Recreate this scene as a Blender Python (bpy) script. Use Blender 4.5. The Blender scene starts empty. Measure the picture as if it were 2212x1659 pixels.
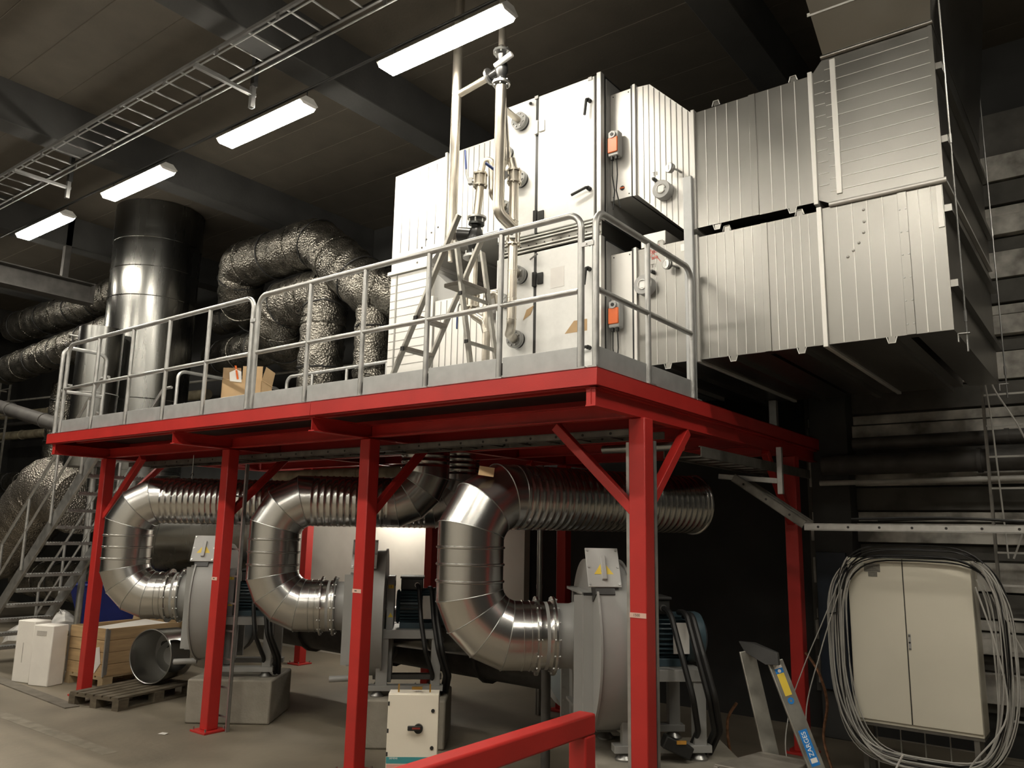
import bpy, math, random
from mathutils import Vector, Matrix
random.seed(7)
S = bpy.context.scene
COL = S.collection

# ---------------------------------------------------------------- camera
cam = bpy.data.objects.new('camera', bpy.data.cameras.new('camera'))
COL.objects.link(cam)
cam.data.sensor_width = 36.0
cam.data.sensor_fit = 'HORIZONTAL'
cam.data.lens = 36.0 * 1738.04 / 2212.0
cam.data.clip_start = 0.05
RC = ((0.798748, 0.093311, 0.594386), (0.601381, -0.154213, -0.783938), (0.018512, 0.983622, -0.179293))
M4 = Matrix(RC).to_4x4()
M4.translation = Vector((0, 0, 2.068))
cam.matrix_world = M4
S.camera = cam

# ---------------------------------------------------------------- world, exposure
W = bpy.data.worlds.new('hall_air'); S.world = W; W.use_nodes = True
W.node_tree.nodes['Background'].inputs[0].default_value = (1.0, 0.95, 0.85, 1)
W.node_tree.nodes['Background'].inputs[1].default_value = 0.004
S.view_settings.view_transform = 'Standard'
S.view_settings.look = 'None'
S.view_settings.gamma = 1.0
S.view_settings.use_curve_mapping = False
S.view_settings.exposure = 0.0
TUBE = 85.0          # brightness of the fluorescent lamps
LAMP_COL = (1.0, 0.93, 0.80)

# ---------------------------------------------------------------- materials
MATS = {}
def mat(name, col, rough=0.6, metal=0.0, var=0.12, scale=6.0, bump=0.0, bscale=40.0, rvar=0.0, col2=None, spec=0.5,
        stretch=None, voro=False, emit=None):
    if name in MATS: return MATS[name]
    m = bpy.data.materials.new(name); m.use_nodes = True
    nt = m.node_tree; N = nt.nodes; L = nt.links
    b = N['Principled BSDF']
    b.inputs['Roughness'].default_value = rough
    b.inputs['Metallic'].default_value = metal
    b.inputs['Specular IOR Level'].default_value = spec
    tc = N.new('ShaderNodeTexCoord'); mp = N.new('ShaderNodeMapping')
    L.new(tc.outputs['Object'], mp.inputs['Vector'])
    if stretch: mp.inputs['Scale'].default_value = stretch
    nz = N.new('ShaderNodeTexNoise'); nz.inputs['Scale'].default_value = scale; nz.inputs['Detail'].default_value = 6
    L.new(mp.outputs[0], nz.inputs['Vector'])
    rp = N.new('ShaderNodeValToRGB')
    c2 = col2 or tuple(max(0, c * (1 - 2 * var)) for c in col)
    rp.color_ramp.elements[0].position = 0.32; rp.color_ramp.elements[1].position = 0.68
    rp.color_ramp.elements[0].color = (*c2, 1); rp.color_ramp.elements[1].color = (*col, 1)
    L.new(nz.outputs['Fac'], rp.inputs['Fac']); L.new(rp.outputs['Color'], b.inputs['Base Color'])
    if rvar:
        mr = N.new('ShaderNodeMapRange'); mr.inputs['To Min'].default_value = rough - rvar; mr.inputs['To Max'].default_value = rough + rvar
        mr.inputs['From Min'].default_value = 0.3; mr.inputs['From Max'].default_value = 0.7
        L.new(nz.outputs['Fac'], mr.inputs['Value']); L.new(mr.outputs[0], b.inputs['Roughness'])
    if bump:
        bp = N.new('ShaderNodeBump'); bp.inputs['Strength'].default_value = bump; bp.inputs['Distance'].default_value = 0.02
        if voro:
            t = N.new('ShaderNodeTexVoronoi'); t.inputs['Scale'].default_value = bscale; o = t.outputs['Distance']
        else:
            t = N.new('ShaderNodeTexNoise'); t.inputs['Scale'].default_value = bscale; t.inputs['Detail'].default_value = 4; o = t.outputs['Fac']
        L.new(mp.outputs[0], t.inputs['Vector']); L.new(o, bp.inputs['Height']); L.new(bp.outputs[0], b.inputs['Normal'])
    if emit:
        b.inputs['Emission Color'].default_value = (*emit[0], 1); b.inputs['Emission Strength'].default_value = emit[1]
    MATS[name] = m
    return m

RED = mat('red_paint', (0.50, 0.026, 0.022), 0.42, var=0.09, scale=3, bump=0.03, bscale=90)
GALV = mat('galvanised_tube', (0.47, 0.47, 0.46), 0.40, 0.8, var=0.10, scale=14, rvar=0.08)
TOE = mat('galvanised_plate', (0.44, 0.45, 0.45), 0.5, 0.45, var=0.07, scale=12, rvar=0.06)
SHEET = mat('duct_sheet', (0.25, 0.244, 0.228), 0.35, 1.0, var=0.05, scale=2.2, rvar=0.04)
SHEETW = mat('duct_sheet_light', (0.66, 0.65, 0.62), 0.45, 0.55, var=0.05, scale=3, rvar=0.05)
SHINY = mat('spiral_sheet', (0.56, 0.555, 0.54), 0.25, 1.0, var=0.03, scale=2, rvar=0.03)
BEAD = mat('seam_bead', (0.45, 0.45, 0.44), 0.35, 0.95, var=0.05)
STACKM = mat('stack_sheet', (0.20, 0.20, 0.19), 0.27, 1.0, var=0.04, scale=1.5, rvar=0.03, stretch=(4, 4, 0.3))
INOX = mat('stainless_pipe', (0.56, 0.52, 0.45), 0.33, 0.95, var=0.06, scale=5, rvar=0.04)
WHITE = mat('white_panel', (0.80, 0.80, 0.78), 0.45, 0.0, var=0.02, scale=30, bump=0.02, bscale=150)
DGREY = mat('dark_profile', (0.035, 0.036, 0.035), 0.5, 0.2, var=0.1)
BLACKR = mat('black_rubber', (0.015, 0.015, 0.014), 0.6, var=0.1)
IRON = mat('black_iron', (0.02, 0.02, 0.02), 0.3, 0.2, var=0.1)
CONC = mat('floor_concrete', (0.23, 0.198, 0.150), 0.62, var=0.16, scale=1.3, bump=0.15, bscale=14, col2=(0.145, 0.124, 0.093), rvar=0.08)
PLINTH = mat('plinth_concrete', (0.30, 0.275, 0.23), 0.8, var=0.12, scale=5, bump=0.2, bscale=40)
CEIL = mat('ceiling_concrete', (0.085, 0.073, 0.056), 0.85, var=0.1, scale=2.5, bump=0.08, bscale=30)
BEAMC = mat('beam_concrete', (0.055, 0.055, 0.053), 0.85, var=0.15, scale=2, bump=0.1, bscale=25)
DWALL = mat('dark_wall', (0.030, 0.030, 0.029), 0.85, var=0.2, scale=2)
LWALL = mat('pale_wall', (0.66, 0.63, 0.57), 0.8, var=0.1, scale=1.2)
BANDW = mat('weathered_wall', (0.62, 0.60, 0.55), 0.85, var=0.2, scale=4, col2=(0.16, 0.15, 0.135))
BANDD = mat('weathered_wall_dark', (0.11, 0.105, 0.095), 0.85, var=0.2, scale=4)
FOIL = mat('foil_wrap', (0.23, 0.217, 0.19), 0.34, 0.95, var=0.25, scale=6, bump=0.55, bscale=38, voro=True, rvar=0.1)
FOILD = mat('foil_tape', (0.03, 0.03, 0.03), 0.5, 0.3)
BUBBLE = mat('bubble_foil', (0.38, 0.35, 0.31), 0.33, 0.85, var=0.15, scale=5, bump=0.9, bscale=34, voro=True)
ORANGE = mat('orange_plastic', (0.72, 0.13, 0.015), 0.4, var=0.06)
LGREY = mat('light_grey_plastic', (0.40, 0.40, 0.39), 0.45, var=0.05)
FANG = mat('fan_grey_paint', (0.31, 0.31, 0.30), 0.42, 0.0, var=0.06, scale=3, rvar=0.04)
FAND = mat('fan_dark', (0.05, 0.05, 0.05), 0.5, 0.1)
MOTOR = mat('motor_blue', (0.05, 0.085, 0.105), 0.4, var=0.08)
CREAM = mat('cream_enamel', (0.80, 0.75, 0.64), 0.32, var=0.02, scale=2)
CABW = mat('cabinet_enamel', (0.70, 0.665, 0.56), 0.3, var=0.03, scale=1.5)
WOOD = mat('crate_wood', (0.52, 0.36, 0.19), 0.7, var=0.12, scale=3, stretch=(1, 1, 9), bump=0.05, bscale=20)
WOODD = mat('pallet_wood', (0.13, 0.105, 0.072), 0.85, var=0.2, scale=5, stretch=(2, 2, 6), bump=0.1)
WOODL = mat('new_pallet_wood', (0.45, 0.34, 0.2), 0.8, var=0.12, scale=5)
BOARD = mat('beige_board', (0.62, 0.47, 0.27), 0.8, var=0.04)
CARD = mat('cardboard', (0.50, 0.34, 0.185), 0.85, var=0.06, scale=5)
CARDD = mat('cardboard_inside', (0.30, 0.20, 0.11), 0.85, var=0.1)
STYRO = mat('styrofoam', (0.78, 0.75, 0.70), 0.9, var=0.03, bump=0.1, bscale=120)
BLUE = mat('blue_plastic', (0.012, 0.025, 0.19), 0.45, var=0.08)
BLUEL = mat('blue_lever', (0.015, 0.04, 0.16), 0.35, var=0.05)
BLUES = mat('blue_sticker', (0.02, 0.19, 0.55), 0.4, var=0.03)
YEL = mat('yellow_sticker', (0.75, 0.55, 0.06), 0.5, var=0.06)
TEAL = mat('teal_stripe', (0.05, 0.28, 0.30), 0.5, var=0.05)
PINK = mat('pink_label', (0.75, 0.35, 0.30), 0.5, var=0.05)
PAPER = mat('white_paper', (0.75, 0.73, 0.70), 0.8, var=0.03)
TAPE = mat('masking_tape', (0.72, 0.48, 0.40), 0.7, var=0.05)
GTXT = mat('grey_print', (0.10, 0.095, 0.08), 0.6, var=0.02)
GPLATE = mat('grey_plate', (0.20, 0.19, 0.165), 0.6, var=0.15, scale=60)
CABLK = mat('black_cable', (0.012, 0.012, 0.012), 0.5, var=0.1)
CABGR = mat('grey_cable', (0.46, 0.45, 0.42), 0.45, var=0.15)
ALU = mat('ladder_aluminium', (0.42, 0.41, 0.37), 0.42, 0.75, var=0.15, scale=9, rvar=0.08)
ALUD = mat('ladder_dusty', (0.26, 0.24, 0.21), 0.55, 0.5, var=0.15, scale=9)
CREAMP = mat('cream_pipe', (0.42, 0.37, 0.26), 0.7, var=0.25, scale=5)
DPIPE = mat('dark_pipe', (0.09, 0.085, 0.08), 0.6, 0.2, var=0.2)
DIRTY = mat('dirty_steel', (0.20, 0.19, 0.17), 0.5, 0.6, var=0.2, scale=8)
COPPER = mat('copper_braid', (0.35, 0.18, 0.10), 0.4, 0.7, var=0.3, scale=30)
PLASTIC = mat('milky_plastic', (0.55, 0.53, 0.50), 0.4, var=0.2, scale=8)
LAMPM = mat('lamp_lens', (0.9, 0.9, 0.88), 0.4, emit=(LAMP_COL, TUBE))
LAMPG = mat('aisle_lamp_lens', (0.9, 0.9, 0.88), 0.4, emit=(LAMP_COL, 45.0))
LAMPU = mat('small_lamp_lens', (0.9, 0.9, 0.88), 0.4, emit=(LAMP_COL, 36.0))
LAMPB = mat('lamp_housing', (0.6, 0.6, 0.58), 0.5, var=0.03)
REDTXT = mat('red_marker', (0.55, 0.06, 0.04), 0.6, var=0.02)
WTXT = mat('white_print', (0.85, 0.85, 0.83), 0.5, var=0.01)
STEEL = mat('plain_steel', (0.40, 0.40, 0.39), 0.36, 0.95, var=0.08)

# ---------------------------------------------------------------- mesh builder
def V(*a): return Vector(a[0]) if len(a) == 1 else Vector(a)

def frame(d):
    d = Vector(d).normalized()
    up = Vector((0, 0, 1)) if abs(d.z) < 0.95 else Vector((1, 0, 0))
    u = up.cross(d).normalized(); w = d.cross(u).normalized()
    return d, u, w

class MB:
    def __init__(s): s.v = []; s.f = []
    def add(s, vs, fs):
        o = len(s.v); s.v += [tuple(p) for p in vs]; s.f += [tuple(i + o for i in f) for f in fs]; return s
    def box(s, x0, x1, y0, y1, z0, z1):
        vs = [(x, y, z) for z in (z0, z1) for y in (y0, y1) for x in (x0, x1)]
        return s.add(vs, [(0, 2, 3, 1), (4, 5, 7, 6), (0, 1, 5, 4), (2, 6, 7, 3), (0, 4, 6, 2), (1, 3, 7, 5)])
    def obox(s, c, ax, ay, az, hx, hy, hz):
        c = V(c); ax = V(ax) * hx; ay = V(ay) * hy; az = V(az) * hz
        vs = [c + ax * i + ay * j + az * k for k in (-1, 1) for j in (-1, 1) for i in (-1, 1)]
        return s.add(vs, [(0, 2, 3, 1), (4, 5, 7, 6), (0, 1, 5, 4), (2, 6, 7, 3), (0, 4, 6, 2), (1, 3, 7, 5)])
    def bar(s, p0, p1, w, h, up=(0, 0, 1)):
        p0 = V(p0); p1 = V(p1); d = (p1 - p0); l = d.length; d.normalize()
        u = V(up); 
        if abs(u.dot(d)) > 0.98: u = Vector((0, 1, 0))
        a = u.cross(d).normalized(); b = d.cross(a).normalized()
        return s.obox((p0 + p1) / 2, d, a, b, l / 2, w / 2, h / 2)
    def cyl(s, p0, p1, r0, r1=None, n=20, caps=True):
        p0 = V(p0); p1 = V(p1); r1 = r0 if r1 is None else r1
        d, u, w = frame(p1 - p0)
        ra = [p0 + (u * math.cos(2 * math.pi * i / n) + w * math.sin(2 * math.pi * i / n)) * r0 for i in range(n)]
        rb = [p1 + (u * math.cos(2 * math.pi * i / n) + w * math.sin(2 * math.pi * i / n)) * r1 for i in range(n)]
        fs = [(i, (i + 1) % n, n + (i + 1) % n, n + i) for i in range(n)]
        if caps: fs += [tuple(range(n - 1, -1, -1)), tuple(range(n, 2 * n))]
        return s.add(ra + rb, fs)
    def lathe(s, p0, d, prof, n=32, caps=True):
        """prof: list of (distance along d, radius)"""
        p0 = V(p0); d, u, w = frame(d)
        vs = []; fs = []
        for t, r in prof:
            vs += [p0 + d * t + (u * math.cos(2 * math.pi * i / n) + w * math.sin(2 * math.pi * i / n)) * r for i in range(n)]
        for k in range(len(prof) - 1):
            for i in range(n):
                j = (i + 1) % n
                fs.append((k * n + i, k * n + j, (k + 1) * n + j, (k + 1) * n + i))
        if caps:
            fs.append(tuple(range(n - 1, -1, -1))); o = (len(prof) - 1) * n; fs.append(tuple(range(o, o + n)))
        return s.add(vs, fs)
    def tube(s, pts, r, n=10, closed=False, caps=True):
        pts = [V(p) for p in pts]; m = len(pts); vs = []; fs = []
        tang = []
        for i in range(m):
            if closed: t = pts[(i + 1) % m] - pts[i - 1]
            else: t = pts[min(i + 1, m - 1)] - pts[max(i - 1, 0)]
            tang.append(t.normalized())
        _, u, w = frame(tang[0])
        for i in range(m):
            t = tang[i]
            u = (u - t * u.dot(t)); u.normalize(); w = t.cross(u)
            rr = r[i] if isinstance(r, (list, tuple)) else r
            vs += [pts[i] + (u * math.cos(2 * math.pi * k / n) + w * math.sin(2 * math.pi * k / n)) * rr for k in range(n)]
        for i in range(m if closed else m - 1):
            j = (i + 1) % m
            for k in range(n):
                l = (k + 1) % n
                fs.append((i * n + k, i * n + l, j * n + l, j * n + k))
        if caps and not closed:
            fs.append(tuple(range(n - 1, -1, -1))); o = (m - 1) * n; fs.append(tuple(range(o, o + n)))
        return s.add(vs, fs)
    def prism(s, poly, origin, a, b, n, depth):
        """poly in (a,b) plane at origin, extruded along n by depth"""
        o = V(origin); a = V(a); b = V(b); n = V(n)
        A = [o + a * p + b * q for p, q in poly]; B = [p + n * depth for p in A]; m = len(A)
        fs = [tuple(range(m)), tuple(range(2 * m - 1, m - 1, -1))]
        fs += [(i, m + i, m + (i + 1) % m, (i + 1) % m) for i in range(m)]
        return s.add(A + B, fs)
    def ibeam(s, p0, p1, h, w, tf=0.010, tw=0.007):
        p0 = V(p0); p1 = V(p1); d = (p1 - p0).normalized(); a = Vector((0, 0, 1)).cross(d).normalized(); z = Vector((0, 0, 1))
        l = (p1 - p0).length / 2; c = (p0 + p1) / 2
        s.obox(c + z * (h / 2 - tf / 2), d, a, z, l, w / 2, tf / 2)
        s.obox(c - z * (h / 2 - tf / 2), d, a, z, l, w / 2, tf / 2)
        s.obox(c, d, a, z, l, tw / 2, h / 2 - tf)
        return s

def arc(c, a, b, r, t0, t1, n):
    c = V(c); a = V(a); b = V(b)
    return [c + a * (r * math.cos(math.radians(t0 + (t1 - t0) * i / n))) + b * (r * math.sin(math.radians(t0 + (t1 - t0) * i / n))) for i in range(n + 1)]

def round_path(pts, r, n=6):
    pts = [V(p) for p in pts]; out = [pts[0]]
    for i in range(1, len(pts) - 1):
        a = (pts[i - 1] - pts[i]); b = (pts[i + 1] - pts[i]); 
        ang = a.angle(b); l = r / math.tan(ang / 2); l = min(l, a.length * .49, b.length * .49); rr = l * math.tan(ang / 2)
        a.normalize(); b.normalize()
        cdir = (a + b).normalized(); c = pts[i] + cdir * (rr / math.sin(ang / 2))
        s0 = pts[i] + a * l - c; s1 = pts[i] + b * l - c
        tot = s0.angle(s1)
        for k in range(n + 1):
            t = k / n
            if tot > 1e-4: v = (s0 * math.sin((1 - t) * tot) + s1 * math.sin(t * tot)) / math.sin(tot)
            else: v = s0
            out.append(c + v)
    out.append(pts[-1]); return out

# ---------------------------------------------------------------- object helpers
def empty(name, loc, label, cat, group=None, rz=0.0, kind=None):
    o = bpy.data.objects.new(name, None); COL.objects.link(o)
    o.location = loc; o.rotation_euler = (0, 0, rz); o.empty_display_size = 0.1
    tag(o, label, cat, group, kind); return o

def tag(o, label=None, cat=None, group=None, kind=None):
    if label: o['label'] = label
    if cat: o['category'] = cat
    if group: o['group'] = group
    if kind: o['kind'] = kind
    return o

def worldloc(o):
    p = Vector((0, 0, 0))
    while o is not None:
        p += Vector(o.location); o = o.parent
    return p

def mesh(name, mb, m, parent=None, local=False, smooth=35, bevel=0.0, loc=None):
    """one mesh object.  World coordinates unless local=True (then coordinates are the parent's)."""
    off = Vector((0, 0, 0))
    if parent is not None and not local: off = worldloc(parent)
    if loc is not None: off = V(loc)
    me = bpy.data.meshes.new(name)
    me.from_pydata([tuple(Vector(v) - off) for v in mb.v], [], mb.f)
    me.materials.append(m); me.validate(); me.update()
    import bmesh
    bm = bmesh.new(); bm.from_mesh(me); bmesh.ops.recalc_face_normals(bm, faces=bm.faces); bm.to_mesh(me); bm.free()
    if smooth:
        me.polygons.foreach_set('use_smooth', [True] * len(me.polygons))
        me.set_sharp_from_angle(angle=math.radians(smooth))
    o = bpy.data.objects.new(name, me); COL.objects.link(o)
    if parent is not None: o.parent = parent
    if loc is not None: o.location = loc
    if bevel:
        b = o.modifiers.new('bevel', 'BEVEL'); b.width = bevel; b.segments = 2; b.limit_method = 'ANGLE'; b.angle_limit = math.radians(40)
    if name in ('rail_holes', 'tread_teeth'): o['kind'] = 'stuff'
    return o

def copy_tree(o, parent=None):
    c = o.copy(); COL.objects.link(c)
    c.parent = parent
    for ch in list(o.children): copy_tree(ch, c)
    return c

def text(name, body, size, m, parent, loc, rot, local=False, align='CENTER', extrude=0.0006):
    cu = bpy.data.curves.new(name, 'FONT'); cu.body = body; cu.size = size; cu.align_x = align; cu.align_y = 'CENTER'; cu.extrude = extrude
    tmp = bpy.data.objects.new(name, cu); COL.objects.link(tmp)
    dg = bpy.context.evaluated_depsgraph_get()
    me = bpy.data.meshes.new_from_object(tmp.evaluated_get(dg))
    bpy.data.objects.remove(tmp)
    me.materials.clear(); me.materials.append(m)
    o = bpy.data.objects.new(name, me); COL.objects.link(o)
    o.parent = parent
    o.location = V(loc) - (Vector((0, 0, 0)) if local else worldloc(parent)); o.rotation_euler = rot
    return o

# ================================================================ THE HALL
HX0, HX1, HY0, HY1, ZC = -25.0, 5.0, -6.0, 9.55, 7.4
def struct(name, mb, m, parent=None, label=None, **k):
    o = mesh(name, mb, m, parent, **k)
    o['kind'] = 'structure'
    if label: o['label'] = label
    return o

struct('trim_3', MB().box(-12.5, -7.6, 4.0, 4.14, .0005, .002), mat('worn_floor_paint', (.27, .24, .19), .7, var=.25, scale=6, col2=(.16, .14, .108)), label='worn pale painted line on the floor')
floor = struct('floor', MB().box(HX0, HX1, HY0, HY1, -0.2, 0.0), CONC, label='dusty tan concrete floor')
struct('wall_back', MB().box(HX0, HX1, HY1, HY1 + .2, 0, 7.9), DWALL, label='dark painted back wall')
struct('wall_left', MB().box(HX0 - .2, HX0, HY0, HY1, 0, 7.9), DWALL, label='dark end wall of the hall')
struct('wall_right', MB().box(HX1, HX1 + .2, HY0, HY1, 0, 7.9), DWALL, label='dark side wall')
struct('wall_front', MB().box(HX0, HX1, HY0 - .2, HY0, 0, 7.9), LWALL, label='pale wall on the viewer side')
struct('wall_lower', MB().box(-13.6, -6.85, 9.40, 9.53, 0, 2.25), LWALL, label='pale low wall under the platform')
ceiling = struct('ceiling', MB().box(HX0, HX1, HY0, HY1, ZC + .22, ZC + .4), CEIL, label='concrete slab ceiling')
BX = [-22.45 + 4.0 * i for i in range(7)]      # right faces of the ceiling beams: ... -10.45, -6.45, -2.45, 1.55
for bx in BX:
    struct('ceiling_beam', MB().box(bx - .34, bx, HY0, HY1, 6.86, ZC + .21), BEAMC, ceiling, bevel=0.012)
slab_mesh = None
edges = [HX0] + BX + [HX1]
ny = int((HY1 - HY0) / .575)
for i in range(len(edges) - 1):
    x0 = edges[i]; x1 = edges[i + 1] - (.34 if i < len(BX) else 0)
    if x1 - x0 < .2: continue
    slab_mesh = None
    for k in range(ny):
        y0 = HY0 + .25 + k * .575
        c = Vector(((x0 + x1) / 2, y0 + .2875, ZC + .1))
        hw = (x1 - x0) / 2
        if slab_mesh is None:
            o = struct('ceiling_slab', MB().add([( -hw, -.2875, -.094), (hw, -.2875, -.094), (hw, -.280, -.1), (-hw, -.280, -.1), (-hw, .280, -.1), (hw, .280, -.1), (hw, .2875, -.094), (-hw, .2875, -.094),
                        (-hw, -.2875, .1), (hw, -.2875, .1), (hw, .2875, .1), (-hw, .2875, .1)],
                        [(0, 1, 2, 3), (3, 2, 5, 4), (4, 5, 6, 7), (8, 11, 10, 9), (0, 8, 9, 1), (7, 6, 10, 11), (0, 3, 4, 7, 11, 8), (1, 9, 10, 6, 5, 2)]), CEIL, ceiling, local=True, smooth=0)
            slab_mesh = o.data
        else:
            o = bpy.data.objects.new('ceiling_slab', slab_mesh); COL.objects.link(o); o.parent = ceiling; o['kind'] = 'structure'
        o.location = c + Vector((0, 0, random.uniform(0, .002)))

# weathered concrete bands on the back wall behind the ducts on the right
wb = struct('trim_1', MB().box(-2.9, HX1 - .02, 9.50, 9.54, 0.4, 6.6), BANDD, label='weathered wall backing behind the ducts')
zz = 0.5
k = 0
while zz < 6.2:
    h = [.30, .16, .22, .12, .26][k % 5]
    struct('concrete_band', MB().box(-2.85, HX1 - .05, 9.50 - [.10, .03, .12, .05, .08][k % 5], 9.51, zz, zz + h - .02), [BANDW, BANDD, BANDW, BANDW, BANDD][k % 5], wb, bevel=.006)
    zz += h; k += 1
struct('trim_2', MB().box(-2.75, -2.35, 9.15, 9.5, 0, 4.6), BEAMC, label='dim concrete pillar on the back wall', bevel=.01)

# ================================================================ RED STEEL PLATFORM
ZP = 3.127; YF = 4.398; XS = -2.648; XL = -10.47; YB = 9.2
PX = [-10.39, -7.745, -5.57, -2.78]; PY = [5.05, 8.3]; PW = .13
plat = empty('steel_platform', (-6.5, 6.8, 0), 'red painted steel platform on square posts carrying the air unit', 'platform')
HB = .126
def ubeam(p0, p1, face):   # web with two flanges turned inward
    b = MB(); x0, y0 = p0; x1, y1 = p1
    fx, fy = face
    if abs(x1 - x0) > abs(y1 - y0):
        b.box(x0, x1, min(y0, y0 + .008 * fy), max(y0, y0 + .008 * fy), ZP - HB, ZP)
        for z in (ZP - HB, ZP - .010): b.box(x0, x1, min(y0, y0 + .06 * fy), max(y0, y0 + .06 * fy), z, z + .010)
    else:
        b.box(min(x0, x0 + .008 * fx), max(x0, x0 + .008 * fx), y0, y1, ZP - HB, ZP)
        for z in (ZP - HB, ZP - .010): b.box(min(x0, x0 + .06 * fx), max(x0, x0 + .06 * fx), y0, y1, z, z + .010)
    return b
mesh('edge_beam', ubeam((XL, YF), (-5.502, YF), (0, 1)), RED, plat, bevel=.003)
mesh('edge_beam', ubeam((-5.498, YF), (XS, YF), (0, 1)), RED, plat, bevel=.003)
mesh('edge_beam', ubeam((XS, YF + .001), (XS, YB), (-1, 0)), RED, plat, bevel=.003)
mesh('edge_beam', ubeam((XL, YF + .001), (XL, YB), (1, 0)), RED, plat, bevel=.003)
mesh('edge_beam', ubeam((XL, YB), (XS, YB), (0, -1)), RED, plat, bevel=.003)
for px in PX:
    mesh('cross_beam', MB().ibeam((px + PW / 2, YF + .03, ZP - HB - .0635), (px + PW / 2, YB - .02, ZP - HB - .0635), .124, .075), RED, plat)
    if px == PX[-1] or px == PX[0]:
        mesh('stiffener', MB().box(px + .03, px + .10, YF + .035, YF + .043, ZP - HB - .115, ZP - HB - .01), RED, plat)
for yj in (PY[0] + PW / 2, 5.75, 6.55, 7.4, PY[1] + PW / 2):
    for i in range(3):
        mesh('joist', MB().ibeam((PX[i] + PW / 2 + .02, yj, ZP - HB - .058), (PX[i + 1] + PW / 2 - .02, yj, ZP - HB - .058), .112, .07), RED, plat)
for yj in (4.72, 5.4, 6.1, 6.95, 7.85, 8.8):
    mesh('deck_rib', MB().box(XL + .08, XS - .08, yj, yj + .05, ZP - .085, ZP - .03), RED, plat)
mesh('deck_plate', MB().box(XL + .009, XS - .009, YF + .009, YB - .009, ZP - .014, ZP - .002), TOE, plat)
mesh('deck_pan', MB().box(XL + .009, XS - .009, YF + .009, YB - .009, ZP - .028, ZP - .0145), mat('dark_red_brown', (.055, .016, .014), .7, var=.1), plat)  # underside plate in an even brown, darker than the red beams
post0 = None
for iy, py in enumerate(PY):
    for i, px in enumerate(PX):
        if post0 is None:
            post0 = mesh('post', MB().box(-PW / 2, PW / 2, -PW / 2, PW / 2, .02, 2.874), RED, plat, local=True, bevel=.008)
            base0 = mesh('base_plate', MB().box(-.13, .13, -.13, .13, .0, .02), RED, plat, local=True, bevel=.003)
            o, bpl = post0, base0
        else:
            o = post0.copy(); bpl = base0.copy(); COL.objects.link(o); COL.objects.link(bpl)
        for q in (o, bpl): q.location = Vector((px + PW / 2, py + PW / 2, 0)) - Vector(plat.location)
        for sx in (-1, 1):
            for sy in (-1, 1):
                mesh('anchor_bolt', MB().cyl((px + PW / 2 + sx * .105, py + PW / 2 + sy * .105, .02), (px + PW / 2 + sx * .105, py + PW / 2 + sy * .105, .05), .009, n=6), STEEL, plat)
def brace(p0, p1): mesh('knee_brace', MB().bar(p0, p1, .07, .07, up=(0, 0, 1)), RED, plat, bevel=.006)
brace((PX[3] + .01, 5.115, 2.22), (PX[3] - .66, 5.115, 2.86)); brace((PX[3] + .065, 5.17, 2.22), (PX[3] + .065, 5.86, 2.86))
brace((PX[0] + .12, 5.115, 2.14), (PX[0] + .90, 5.115, 2.86)); brace((PX[0] + .065, 5.17, 2.14), (PX[0] + .065, 5.86, 2.86))
for i in (1, 2): brace((PX[i] + .065, 5.17, 2.20), (PX[i] + .065, 5.86, 2.86))
for i in range(4): brace((PX[i] + .065, 8.31, 2.2), (PX[i] + .065, 7.62, 2.86))
for i, (w, tx) in enumerate([(.10, None), (.115, None), (.13, '1500')]):
    px = PX[i + 1]
    t = mesh('tape_strip', MB().box(px + .001, px + w - .002, 5.0462, 5.0495, 1.500, 1.533), TAPE, plat)
    t['label'] = 'pale masking tape with a pencilled height mark'
    if tx: text('pencil_mark', tx, .026, GTXT, plat, (px + .055, 5.0455, 1.517), (math.pi / 2, 0, 0))
    else: mesh('pencil_mark', MB().box(px + .03, px + .06, 5.0455, 5.0461, 1.512, 1.522), GTXT, plat)

# ================================================================ GUARD RAILS
def guard(name_label, pts_xy, posts, left_round=True, right_round=True, toe=True, height=1.1, z0=ZP, mid=.545, toe_side=(0, -1)):
    """straight section between two ground points; posts: parameters along it in metres"""
    a = Vector((*pts_xy[0], 0)); b = Vector((*pts_xy[1], 0)); d = (b - a); L = d.length; d.normalize()
    g = empty('guard_rail', (a + b) / 2 + Vector((0, 0, z0)), name_label, 'railing', 'galvanised guard rails of the platform')
    def P(t, z): return a + d * t + Vector((0, 0, z0 + z))
    mesh('frame_tube', MB().tube(round_path([P(0, .012), P(0, height), P(L, height), P(L, .012)], .11, 8), .024, 14), GALV, g)
    mesh('mid_rail', MB().cyl(P(.02, mid), P(L - .02, mid), .0205, n=14), GALV, g)
    for t in posts: mesh('post', MB().cyl(P(t, .012), P(t, height - .015), .0215, n=14), GALV, g)
    for t in [0] + list(posts) + [L]:
        c = P(t, 0.006)
        mesh('foot_plate', MB().obox(c, d, Vector((-d.y, d.x, 0)), (0, 0, 1), .05, .035, .006), GALV, g)
    if toe:
        n = Vector((-d.y, d.x, 0))
        tt = [0] + list(posts) + [L]
        for i in range(len(tt) - 1):
            c = P((tt[i] + tt[i + 1]) / 2, .085) + n * .004
            mesh('toe_board', MB().obox(c, d, n, (0, 0, 1), (tt[i + 1] - tt[i]) / 2 - .03, .003, .073), TOE, g, bevel=.002)
        for t in tt[1:-1]: mesh('toe_clip', MB().obox(P(t, .075) + n * .012 + d * .03, d, n, (0, 0, 1), .012, .004, .045), DGREY, g)
    return g
fx1 = [-10.25, -9.49, -8.71, -7.96, -7.22, -6.49]; fx2 = [-6.41, -5.65, -4.94, -4.21, -3.49, -2.80]
guard('galvanised guard rail in front of the steel stack and cardboard box', ((fx1[0], 4.445), (fx1[-1], 4.445)), [x - fx1[0] for x in fx1[1:-1]])
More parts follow.
